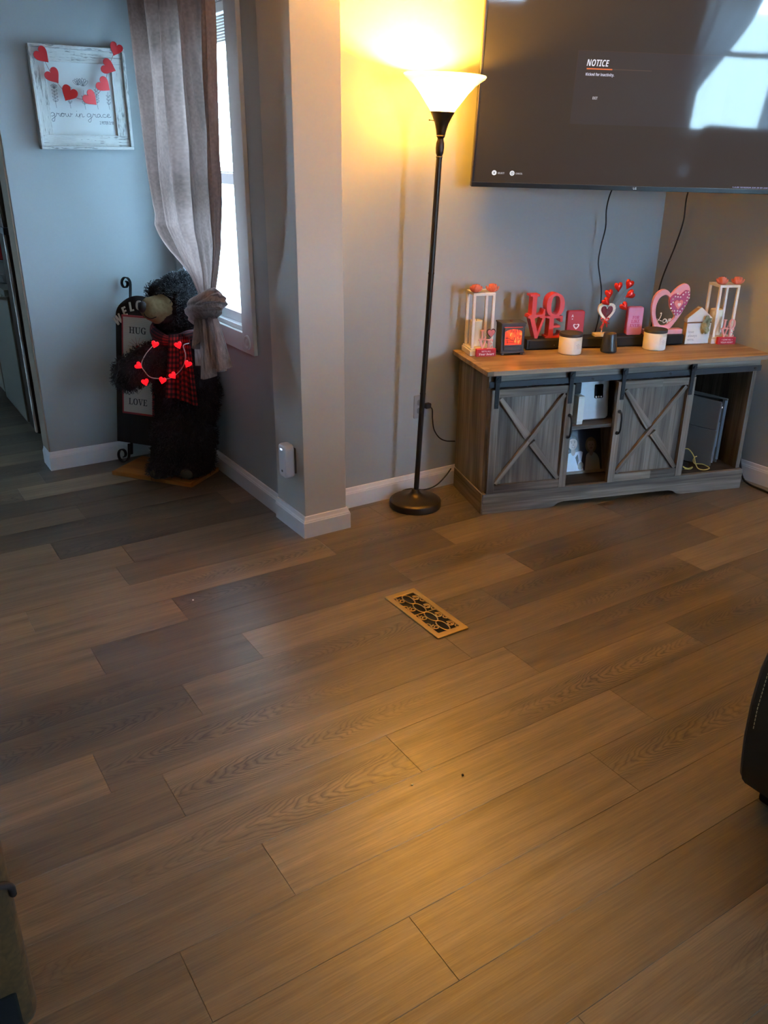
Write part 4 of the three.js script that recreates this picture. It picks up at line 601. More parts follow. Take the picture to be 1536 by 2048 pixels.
// ---------------------------------------------------------------- tied curtain in the alcove
{
  const fabricMap = tex(512, 512, (u, v) => { const a = fbm(u * 90, v * 10, 301, 2), b = noise(u * 260, v * 200, 311), t = 0.82 + 0.26 * (a - 0.5) + 0.12 * (b - 0.5); return [t, t * 0.97, t * 0.965]; });
  const fabric = phy(new THREE.Color().setRGB(0.42, 0.315, 0.28), 1.0, { map: fabricMap, bumpMap: fabricMap, bumpScale: 0.002, transmission: 0.21, thickness: 0, side: THREE.DoubleSide });
  const C = thing('curtain', 'taupe sheer curtain tied in a large knot over the alcove window', 'curtain', [0, 0, 0]);
  const zl = [[0.8709, -3.5872], [0.937, -3.6061], [0.9879, -3.641], [1.0597, -3.7864], [1.1371, -3.9119], [1.2013, -4.0073], [1.2409, -4.062], [1.3146, -4.0649], [1.4835, -4.0677], [1.7903, -4.0752], [2.15, -4.097], [2.2586, -4.1064]];
  const zr = [[0.8709, -3.455], [0.937, -3.455], [1.0134, -3.4692], [1.0852, -3.4267], [1.19, -3.3701], [1.3618, -3.337], [1.5638, -3.3229], [1.812, -3.3134], [2.0405, -3.2946], [2.2586, -3.2851]];
  const drape = grid(220, 120, (u, v) => {
    const y = 0.885 + v * 1.36, a = lerpTable(zl, y), b = lerpTable(zr, y), open = sstep(0.90, 1.5, y), w = Math.abs(b - a);
    const warp = u + 0.05 * Math.sin(u * 9 + y * 1.3) * (1 - u) * u * 3;
    const big = Math.sin(warp * 2 * Math.PI * 4.2 + 0.6 + 0.25 * Math.sin(y * 2.1)), mid = Math.sin(warp * 2 * Math.PI * 11 + y * 2.3), fine = Math.sin(u * 190 + 2.2 * Math.sin(y * 5 + u * 20)) * sstep(0.62, 0.85, u);
    const amp = 0.02 + 0.045 * open;
    const slump = y < 1.28 && u < 0.25 ? 0.02 * Math.sin((1.28 - y) * 18) * (1 - u * 4) : 0;
    let x = 1.366 - amp * big * (1 - 0.45 * sstep(0.6, 0.95, u)) - 0.008 * mid * open - 0.0035 * fine - 0.03 * (1 - sstep(0.88, 1.08, y)) * Math.sin(Math.PI * u);
    return V(x - slump, y, a + (b - a) * warp + 0.25 * w * 0.06 * Math.cos(warp * 2 * Math.PI * 4.6));
  });
  mesh('drape', drape, fabric, C);
  // knot: cloth wound round the gathered drape, band rising to the right
  const knot = [];
  const wrap = (cy, cz, rz, rx, h, tilt, ph) => grid(60, 22, (u, v) => { const a = u * Math.PI * 2, t = v * 2 - 1, bulge = Math.sqrt(Math.max(0.02, 1 - t * t * 0.93)); const wr = 1 + 0.06 * Math.sin(t * 8 + a * 1.8 + ph) + 0.022 * Math.sin(t * 17 + a * 2.6 + ph * 2); return V(1.346 + Math.sin(a) * rx * bulge * wr, cy + t * h + tilt * Math.cos(a), cz + Math.cos(a) * rz * (0.82 + 0.18 * bulge) * wr); });
  knot.push(wrap(0.925, -3.555, 0.138, 0.076, 0.060, 0.042, 0.4), wrap(0.942, -3.493, 0.112, 0.065, 0.036, 0.035, 1.9));
  mesh('knot', knot, fabric, C);
  const tail = [];
  const skirt = (y0, y1, z0, z1, za, zb, n, ph, out, jag) => grid(70, 24, (u, v) => { const y = y0 + (y1 - y0) * v + v * jag * Math.sin(u * 7 + ph), a = z0 + (za - z0) * Math.pow(v, 0.8), b = z1 + (zb - z1) * Math.pow(v, 0.8); return V(1.336 - out - (0.010 + 0.020 * v) * Math.sin(u * n + ph + v * 0.8) - 0.006 * Math.sin(u * n * 2.7 + ph) - 0.012 * v, y, a + (b - a) * u); });
  tail.push(skirt(0.90, 0.70, -3.512, -3.398, -3.46, -3.30, 17, 0.3, 0.0, 0.016), skirt(0.89, 0.655, -3.567, -3.473, -3.535, -3.385, 13, 1.5, 0.022, 0.024), skirt(0.90, 0.77, -3.57, -3.52, -3.56, -3.48, 9, 2.6, 0.03, 0.02));
  mesh('tail', tail, fabric, C);
  const rd = thing('curtain_rod', 'thin dark curtain rod above the alcove window', 'curtain rod'); mesh('rod', [rod([1.366, 2.262, -4.20], [1.366, 2.262, -3.10], 0.009)], blackIron, rd); for (const z of [-4.10, -3.42]) mesh('bracket', [box(1.36, 1.53, 2.255, 2.269, z - 0.006, z + 0.006, 0.001), box(1.522, 1.53, 2.225, 2.30, z - 0.015, z + 0.015, 0.001)], blackIron, rd); }
// ---------------------------------------------------------------- framed sign with paper heart garland
{
  const chalkMap = tex(512, 128, (u, v) => { const a = fbm(u * 5, v * 22, 401, 3), b = fbm(u * 30, v * 60, 411, 2); const worn = sstep(0.60, 0.74, a * 0.65 + b * 0.4); const t = 0.80 - 0.30 * worn + 0.08 * (b - 0.5); return [t, t * 1.0, t * 0.985]; }); chalkMap.repeat.set(2, 8);
  const chalk = new THREE.MeshStandardMaterial({ map: chalkMap, roughness: 0.8 });
  const F = thing('framed_sign', 'square distressed white framed sign with floral line art on the alcove wall', 'sign', [0.935, 1.556, ZA]), w = 0.430, h = 0.432;
  const lip = (a, b, c, d, g) => mesh('outer_rail', box(a, b, c, d, 0.0005, 0.040, 0.003, g, a, c), chalk, F);
  lip(0, w, h - 0.014, h, 'x'); lip(0, w, 0, 0.014, 'x'); lip(0, 0.014, 0.014, h - 0.014, 'y'); lip(w - 0.014, w, 0.014, h - 0.014, 'y');
  const rail = (a, b, c, d, g) => mesh('inner_rail', box(a, b, c, d, 0.004, 0.021, 0.002, g, a + 0.3, c), chalk, F);
  rail(0.014, w - 0.014, h - 0.066, h - 0.014, 'x'); rail(0.014, w - 0.014, 0.014, 0.062, 'x'); rail(0.014, 0.066, 0.062, h - 0.066, 'y'); rail(w - 0.066, w - 0.014, 0.062, h - 0.066, 'y');
  const pw = w - 0.132, ph = h - 0.128, art = canvasTex(1024, 1024, (g, W, H) => {
    g.fillStyle = '#d3d6d6'; g.fillRect(0, 0, W, H); g.strokeStyle = '#5a5f68'; g.lineCap = 'round'; g.lineWidth = 5; const L = (p) => { g.beginPath(); g.moveTo(p[0], p[1]); for (let i = 2; i < p.length; i += 4) g.quadraticCurveTo(p[i], p[i + 1], p[i + 2], p[i + 3]); g.stroke(); };
    const leafy = (x, y, h, n, open) => { L([x, y, x - 14, y - h * 0.5, x, y - h]); for (let i = 0; i < n; i++) for (const s of [-1, 1]) { const yy = y - h * (0.28 + 0.6 * i / n), q = open ? 40 : 30; L([x - 4, yy, x + s * q * 0.4, yy - 34, x + s * q, yy - 36, x + s * q, yy - 6, x - 4, yy]); } };
    leafy(110, 640, 300, 4, 1); leafy(330, 640, 250, 3, 0); leafy(560, 650, 270, 2, 1); leafy(760, 640, 320, 5, 0); leafy(945, 640, 250, 3, 0);
    for (const [x, y, r] of [[480, 270, 1], [560, 280, 1.2], [330, 350, 0.7], [110, 330, 0.7]]) for (let k = -2; k <= 2; k++) { g.save(); g.translate(x, y + 40); g.rotate(k * 0.42); g.beginPath(); g.ellipse(0, -48 * r, 15 * r, 44 * r, 0, 0, 7); g.stroke(); g.restore(); }
    // hand-written line
    g.lineWidth = 7; const glyph = { g: [[34, 4, 30, -18, 14, -14, -4, -6, 2, 14, 14, 26, 32, 4], [34, -8, 36, 40, 26, 62, 8, 72, 4, 50, 20, 34, 44, 18]], r: [[0, 18, 10, 0, 12, -12, 20, 0, 30, -8, 26, 20, 44, 18]], o: [[0, 18, 4, -16, 22, -12, 40, 0, 26, 18, 4, 24, 8, 0, 22, -14, 46, -4]], w: [[0, -10, 0, 26, 16, 18, 24, 8, 24, -10, 24, 26, 40, 18, 48, 6, 44, -10, 52, 0, 62, -6]], i: [[0, 18, 10, 0, 12, -12, 8, 24, 28, 18], [12, -34, 13, -33, 14, -32]], n: [[0, 18, 8, -4, 8, -12, 8, 10, 8, 18, 14, -14, 28, -10, 34, 4, 30, 16, 34, 24, 50, 14]], a: [[34, -6, 14, -20, 4, 4, 4, 24, 22, 16, 34, 6, 34, -8, 32, 24, 50, 16]], c: [[32, -6, 14, -18, 6, 4, 8, 24, 40, 14]], e: [[4, 6, 34, 0, 26, -12, 8, -16, 6, 8, 12, 24, 42, 12]] };
    const wid = { g: 44, r: 42, o: 46, w: 62, i: 28, n: 50, a: 50, c: 40, e: 42 }; let x = 4; for (const ch of 'grow in grace') { if (ch === ' ') { x += 46; continue; } for (const p of glyph[ch]) L(p.map((q, i) => (i % 2 ? 730 + q * 1.55 : x + q * 1.75))); x += wid[ch] * 1.75; }
    g.fillStyle = '#5a5f68'; g.font = 'bold 62px sans-serif'; g.save(); g.translate(760, 860); g.scale(0.62, 1); g.fillText('2 PETER 3:18', 0, 0); g.restore();
  });
  const [g, m] = decal(pw, ph, art, { roughness: 0.8 }); mesh('print', g.translate(w / 2, 0.062 + ph / 2, 0.0055), m, F, 'printed flowers and lettering'); mesh('backing', box(0.02, w - 0.02, 0.02, h - 0.02, 0.0005, 0.005, 0), std(0x6d675d, 0.9), F);
  const G = thing('heart_garland', 'garland of seven red hearts hung across the framed sign', 'garland', [0, 0, 0]);
  const foil = phy(new THREE.Color().setRGB(0.45, 0.015, 0.02), 0.35, { metalness: 0.3 }), pts = [[0.991, 1.938, 42, 0.068], [1.027, 1.858, 36, 0.066], [1.084, 1.788, -34, 0.070], [1.182, 1.772, 44, 0.068], [1.250, 1.831, 52, 0.066], [1.282, 1.907, 66, 0.066], [1.322, 1.982, -24, 0.058]];
  mesh('string', tube(pts.map(([x, y]) => [x, y, ZA + 0.0425]), 0.0009, 60, 5), std(0x8a2a2a, 0.8), G);
  for (const [x, y, a, s] of pts) { const q = extrude(heart(s, s * 0.98), 0.0045, 0.001); q.rotateY(R(rr(-14, 14))).rotateX(R(rr(-8, 8))).rotateZ(R(a)); mesh('paper_heart', q.translate(x, y, ZA + 0.047), foil, G); }
}
// ---------------------------------------------------------------- wooden base, porch sign, bear
const BT = -R(53.65);
{
  const bw = thing('wooden_base', 'orange-brown wooden base board under the bear on the alcove floor', 'base board', [1.264, 0, -4.078], BT);
  const bm = barnTex(431, [0.52, 0.29, 0.08], [0.66, 0.40, 0.14], [0.74, 0.49, 0.20]); bm.repeat.set(1 / 1.5, 1 / 0.6); const wood = new THREE.MeshStandardMaterial({ map: bm, roughness: 0.5 });
  mesh('board', box(-0.24, 0.236, 0.003, 0.022, -0.124, 0.126, 0.004, 'x'), wood, bw); mesh('edge_strip', [box(-0.243, 0.239, 0, 0.0215, 0.1262, 0.132, 0.002, 'x'), box(0.2362, 0.242, 0, 0.0215, -0.124, 0.126, 0.002, 'z')], wood, bw);
}
{
  const S = thing('porch_sign', 'dark arched wooden welcome sign with black iron scrolls behind the bear', 'sign', [1.170, 0.0225, -4.204], BT); S.rotation.order = 'YXZ'; S.rotation.x = -R(9.5); // leans back
  const woodMap = barnTex(451, [0.055, 0.047, 0.038], [0.105, 0.09, 0.072], [0.16, 0.14, 0.115]); woodMap.repeat.set(1 / 1.5, 1 / 0.6); const wood = new THREE.MeshStandardMaterial({ map: woodMap, roughness: 0.75 }), w = 0.142;
  const s = new THREE.Shape(); s.moveTo(-w, 0.112); s.lineTo(w, 0.112); s.lineTo(w, 0.765); s.quadraticCurveTo(w, 0.80, w - 0.03, 0.825); s.quadraticCurveTo(0.06, 0.87, 0, 0.87); s.quadraticCurveTo(-0.06, 0.87, -w + 0.03, 0.825); s.quadraticCurveTo(-w, 0.80, -w, 0.765); s.closePath();
  mesh('board', boxUV(extrude(s, 0.02, 0.002).translate(0, 0, -0.01), 'y'), wood, S);
  const iron = []; const flat = (pts, n = 60) => { const c = new THREE.CatmullRomCurve3(pts.map(([x, y]) => V(x, y, 0)), false, 'centripetal').getPoints(n), q = []; // flat bar bent on edge
    for (let i = 0; i < n; i++) { const a = c[i], b = c[i + 1], d = Math.hypot(b.x - a.x, b.y - a.y), g = new THREE.BoxGeometry(d * 1.25, 0.0055, 0.016); g.rotateZ(Math.atan2(b.y - a.y, b.x - a.x)).translate((a.x + b.x) / 2, (a.y + b.y) / 2, -0.019); q.push(g); } return q; };
  const curl = (x, y, sx, sy, q = 1) => { const p = [[x, y - sy * 0.06]]; for (let i = 0; i <= 18; i++) { const t = i / 18, a = R(0 + 430 * t), r = (0.030 - 0.020 * t) * q; p.push([x + sx * (-0.030 * q + r * Math.cos(a)), y + sy * r * 1.15 * Math.sin(a)]); } return p; };
  for (const sx of [1, -1]) { mesh('iron_scroll', flat(curl(-sx * 0.072, 0.925, sx, 1)), blackIron, S); mesh('iron_scroll', flat(curl(-sx * 0.072, 0.043, sx, -1, 1.3)).map((q) => q.translate(0, 0, 0.022)), blackIron, S); mesh('iron_bar', box(-sx * 0.072 - 0.003, -sx * 0.072 + 0.003, 0.045, 0.93, -0.027, -0.011, 0.001), blackIron, S); }
  const letters = []; 'WELCOME'.split('').forEach((ch, i) => { const t = (i - 3) / 3, a = -t * 0.62, g = text(ch, 0.046, 0.006, fontBold); g.scale(0.82, 1, 1).rotateZ(a).translate(t * 0.112, 0.800 - 0.075 * t * t - 0.0, 0.0102); letters.push(g); }); mesh('lettering', letters, std(new THREE.Color().setRGB(0.62, 0.58, 0.50), 0.7), S, 'cream raised letters along the arch');
  const P = new THREE.Group(); P.name = 'hanging_panel'; P.userData.label = 'pale panel with a red border reading HUG and LOVE'; S.add(P);
  mesh('border', box(-0.098, 0.098, 0.268, 0.772, 0.0112, 0.021, 0.002), std(new THREE.Color().setRGB(0.36, 0.035, 0.04), 0.6), P);
  print(0.176, 0.484, 1900, (g, W, H) => { g.fillStyle = '#c7bdb2'; g.fillRect(0, 0, W, H); g.strokeStyle = '#b0a698'; g.lineWidth = 2; for (let y = 8; y < H; y += 9) { g.beginPath(); g.moveTo(0, y); g.lineTo(W, y); g.stroke(); }
    g.fillStyle = '#3a3738'; g.textAlign = 'center'; g.font = `bold ${Math.round(H * 0.094)}px serif`; g.fillText('HUG', W / 2, H * 0.165, W * 0.62); g.fillText('LOVE', W / 2, H * 0.915, W * 0.66); g.strokeStyle = '#a45350'; g.lineWidth = 3; for (let i = 0; i < 14; i++) { const a = i / 14 * 6.283; g.beginPath(); g.moveTo(W / 2 + Math.cos(a) * 16, H * 0.30 + Math.sin(a) * 16); g.lineTo(W / 2 + Math.cos(a) * W * 0.34, H * 0.30 + Math.sin(a) * W * 0.27); g.stroke(); } g.fillStyle = '#a02522'; g.beginPath(); g.arc(W / 2, H * 0.30, 15, 0, 7); g.fill();
    g.strokeStyle = '#8c7f76'; g.beginPath(); g.moveTo(W * 0.2, H * 0.68); g.lineTo(W * 0.5, H * 0.80); g.lineTo(W * 0.8, H * 0.68); g.moveTo(W * 0.35, H * 0.70); g.lineTo(W * 0.65, H * 0.72); g.stroke(); }, 0, 0.520, 0.0213, P, 'printed_face', { roughness: 0.8 });
}
{
  const bear = thing('stuffed_bear', 'black furry toy bear standing on the wooden base, facing left', 'toy bear', [1.300, 0.0225, -3.972], -R(19));
  const caps = (list, k) => (x, y, z) => { let d = 1e3; for (const [ax, ay, az, ra, bx, by, bz, rb] of list) { const dx = bx - ax, dy = by - ay, dz = bz - az, L = dx * dx + dy * dy + dz * dz || 1, t = clamp(((x - ax) * dx + (y - ay) * dy + (z - az) * dz) / L), e = Math.hypot(x - ax - dx * t, y - ay - dy * t, z - az - dz * t) - (ra + (rb - ra) * t); const h = clamp(0.5 + 0.5 * (d - e) / k); d = d * (1 - h) + e * h - k * h * (1 - h); } return d; };
  function field(f, c, size, res) { // meshes f = 0 inside a cube of the given half size
    const mc = new MarchingCubes(res, new THREE.MeshBasicMaterial(), false, false, 220000); mc.isolation = 0; const half = res / 2; let i = 0;
    for (let z = 0; z < res; z++) for (let y = 0; y < res; y++) for (let x = 0; x < res; x++) mc.field[i++] = -f(c[0] + (x - half) / half * size, c[1] + (y - half) / half * size, c[2] + (z - half) / half * size);
    mc.update(); const n = mc.count, p = mc.positionArray.slice(0, n * 3), nn = mc.normalArray.slice(0, n * 3); for (let k = 0; k < n; k++) for (let a = 0; a < 3; a++) p[k * 3 + a] = p[k * 3 + a] * size + c[a];
    let g = new THREE.BufferGeometry(); g.setAttribute('position', new THREE.BufferAttribute(p, 3)); g = mergeVertices(g, 1e-4); g.computeVertexNormals(); return g;
  }
  const body = caps([[0.045, 0.20, -0.01, 0.135, 0.06, 0.48, -0.01, 0.135], [0.06, 0.48, -0.01, 0.135, 0.055, 0.66, 0, 0.102], [0.055, 0.66, 0, 0.10, 0.055, 0.80, 0, 0.085],
    [0.13, 0.63, 0.01, 0.06, 0.172, 0.44, 0.03, 0.052], [0.172, 0.44, 0.03, 0.05, 0.165, 0.34, 0.06, 0.05], [0.0, 0.635, 0.05, 0.07, -0.10, 0.60, 0.075, 0.074], [-0.10, 0.60, 0.075, 0.074, -0.185, 0.556, 0.07, 0.068], [-0.185, 0.556, 0.07, 0.066, -0.205, 0.53, 0.065, 0.058],
    [0.095, 0.20, 0.02, 0.10, 0.10, 0.075, 0.03, 0.078], [0.10, 0.062, 0.03, 0.062, 0.05, 0.05, 0.095, 0.048], [-0.02, 0.22, 0.02, 0.10, -0.05, 0.09, 0.03, 0.072], [-0.05, 0.07, 0.03, 0.066, -0.105, 0.052, 0.06, 0.05],
    [0.085, 0.868, -0.005, 0.120, 0.098, 0.878, -0.01, 0.117], [0.03, 0.86, 0.05, 0.085, 0.02, 0.85, 0.06, 0.07], [-0.015, 0.905, -0.01, 0.02, -0.038, 0.918, -0.01, 0.030], [0.145, 0.955, -0.03, 0.02, 0.160, 0.975, -0.03, 0.036]], 0.03);
  const fur = (x, y, z) => body(x, y, z) + 0.010 * (noise(x * 55 + z * 31, y * 55 - z * 23, 7) - 0.5) + 0.006 * (noise(x * 110 - z * 70, y * 110 + z * 50, 9) - 0.5);
  const black = std(new THREE.Color().setRGB(0.010, 0.0105, 0.012), 0.9), g = field(fur, [0.0, 0.51, 0.0], 0.56, 100);
  { // the flat soles rest on the board
    const p = g.attributes.position; for (let i = 0; i < p.count; i++) if (p.getY(i) < 0.0005) p.setY(i, 0.0005); g.computeVertexNormals(); }
  mesh('body', g, black, bear);
  const mzNear = (p) => Math.hypot((p.x + 0.02) / 0.085, (p.y - 0.855) / 0.068, (p.z - 0.10) / 0.075) < 1;
  // tufts
  const tuft = tube([[0, 0, 0], [0.003, 0.012, 0], [0.010, 0.021, 0.002], [0.019, 0.025, 0.004]], 0.0016, 5, 3); { const p = tuft.attributes.position; for (let i = 0; i < p.count; i++) { const t = clamp(p.getX(i) / 0.019); if (t > 0.9) p.setXYZ(i, 0.019, 0.025, 0.004); } }
  const smp = new MeshSurfaceSampler(new THREE.Mesh(g.toNonIndexed())); let sd = 99; smp.setRandomGenerator ? smp.setRandomGenerator(() => { sd = (sd * 16807) % 2147483647; return sd / 2147483647; }) : 0; smp.build();
  const N = 12000, im = new THREE.InstancedMesh(tuft, std(new THREE.Color().setRGB(0.010, 0.011, 0.0135), 0.8), N), P = V(), Q = V(), o = new THREE.Object3D(); let used2 = 0;
  for (let i = 0; i < N * 3 && used2 < N; i++) { smp.sample(P, Q); const head = P.y > 0.74; if (!head && rnd() > 0.5) continue; if (P.y < 0.03 || mzNear(P)) continue; o.position.copy(P); const down = head ? 0.2 : -0.55; const dir = Q.clone().add(V(rr(-0.35, 0.35), down + rr(-0.3, 0.3), rr(-0.35, 0.35))).normalize(); o.quaternion.setFromUnitVectors(V(0, 1, 0), dir); o.rotateY(rnd() * 6.283); const s = head ? rr(0.6, 1.0) : rr(0.5, 0.85); o.scale.set(s, s, s); o.updateMatrix(); im.setMatrixAt(used2++, o.matrix); }
  im.count = used2; im.name = 'fur'; im.userData.kind = 'stuff'; bear.add(im);
  const tan = std(new THREE.Color().setRGB(0.135, 0.09, 0.036), 0.95), mz = caps([[0.0, 0.862, 0.080, 0.060, -0.055, 0.860, 0.110, 0.053], [-0.03, 0.825, 0.10, 0.030, -0.035, 0.815, 0.105, 0.026]], 0.02);
  const mg = field((x, y, z) => mz(x, y, z) + 0.003 * (noise(x * 160 + z * 90, y * 160, 21) - 0.5), [-0.02, 0.855, 0.09], 0.10, 44); mesh('muzzle', mg, tan, bear, 'tan muzzle');
  mesh('nose', new THREE.SphereGeometry(0.026, 20, 14).scale(0.85, 1.0, 0.75).translate(-0.092, 0.874, 0.143), std(0x050506, 0.7), bear, 'black nose'); mesh('mouth', tube([[-0.086, 0.856, 0.148], [-0.085, 0.836, 0.150], [-0.062, 0.822, 0.152], [-0.035, 0.828, 0.150]], 0.0022, 16, 6), std(0x0a0807, 0.9), bear);
  for (const [x, y, z] of [[-0.028, 0.925, 0.095], [0.055, 0.925, 0.108]]) mesh('eye', new THREE.SphereGeometry(0.009, 14, 10).translate(x, y, z), std(0x090909, 0.12), bear);
  mesh('ear_lining', new THREE.SphereGeometry(0.026, 16, 10).scale(1, 1, 0.4).translate(0.162, 0.977, 0.004), tan, bear, 'tan inner ear'); mesh('foot_pad', [new THREE.SphereGeometry(0.034, 16, 10).scale(1, 0.75, 0.35).rotateY(-0.5).translate(0.035, 0.045, 0.140), new THREE.SphereGeometry(0.03, 16, 10).scale(1, 0.75, 0.35).rotateY(-1.0).translate(-0.135, 0.05, 0.085)], std(new THREE.Color().setRGB(0.06, 0.048, 0.03), 0.95), bear, 'brown foot pads');
  mesh('tag', box(0.208, 0.2095, 0.33, 0.352, 0.02, 0.045, 0).rotateY(0), std(0xd8d8d8, 0.7), bear, 'white sewn tag');
  const plaid = tex(256, 256, (u, v) => { const bx = (u * 5) % 1 < 0.5, by = (v * 12) % 1 < 0.5, n = 0.9 + 0.2 * (noise(u * 200, v * 200, 5) - 0.5), c = bx && by ? [0.07, 0.02, 0.025] : bx || by ? [0.30, 0.045, 0.05] : [0.60, 0.075, 0.075]; return c.map((q) => q * n); });
  const wool = std(0xffffff, 0.95, { map: plaid, side: THREE.DoubleSide });
  const sc = new THREE.Group(); sc.name = 'scarf'; sc.userData.label = 'red and black plaid scarf'; bear.add(sc);
  mesh('neck_wrap', grid(60, 12, (u, v) => { const a = u * 6.283, t = v * 6.283, rr2 = 0.022 + 0.004 * Math.sin(a * 5); return V(0.06 + Math.sin(a) * (0.118 + rr2 * Math.cos(t)), 0.735 + rr2 * 1.3 * Math.sin(t) - 0.02 * Math.cos(a) + 0.008 * Math.sin(a * 3), 0.012 + Math.cos(a) * (0.115 + rr2 * Math.cos(t))); }), wool, sc);
  const tailF = (x0, x1, y0, x2, x3, y1, y2, z0, z1, ph) => grid(24, 30, (u, v) => V(x0 + (x1 - x0) * u + ((x2 + (x3 - x2) * u) - (x0 + (x1 - x0) * u)) * v, y0 + (y1 + (y2 - y1) * u - y0) * v, z0 + (z1 - z0) * v + 0.010 * Math.sin(u * 7 + ph + v) * (0.4 + v)));
  mesh('scarf_tail', [tailF(0.012, 0.085, 0.745, -0.030, 0.075, 0.455, 0.425, 0.148, 0.168, 0.2), tailF(0.055, 0.105, 0.735, 0.035, 0.118, 0.43, 0.40, 0.162, 0.160, 1.6)], wool, sc);
  // string of heart lights round the neck
  const SL = thing('heart_lights', 'string of seven glowing red heart lights hung on the bear', 'string lights', [1.300, 0.0225, -3.972], -R(19));
  const hp = [[0.052, 0.700, 0.186], [0.086, 0.612, 0.196], [0.015, 0.560, 0.192], [-0.036, 0.535, 0.175], [-0.115, 0.528, 0.165], [-0.136, 0.607, 0.160], [-0.055, 0.700, 0.145]];
  mesh('wire', [tube([[0.100, 0.705, 0.168], [0.075, 0.700, 0.186], [0.080, 0.655, 0.192], [0.068, 0.610, 0.194], [0.040, 0.575, 0.194], [0.0, 0.548, 0.184], [-0.04, 0.545, 0.174], [-0.09, 0.553, 0.166], [-0.112, 0.58, 0.164], [-0.125, 0.61, 0.160], [-0.10, 0.66, 0.156], [-0.055, 0.704, 0.143]], 0.0022, 90, 6)], std(0xc9c4c6, 0.5), SL, 'pale wire');
  hp.forEach(([x, y, z], i) => { const m = mesh('heart_light', puff(0.034, 0.034, 0.016).rotateZ([0.3, -0.5, 0.6, -0.3, 0.2, 0.9, -0.4][i]).translate(x, y, z), std(0x500005, 0.3, { emissive: new THREE.Color().setRGB(1, 0.006, 0.012), emissiveIntensity: 1.25 }), SL); const l = new THREE.PointLight(new THREE.Color().setRGB(1, 0.03, 0.04), 0.0018, 0, 2); l.position.set(x, y, z); SL.add(l); });
}
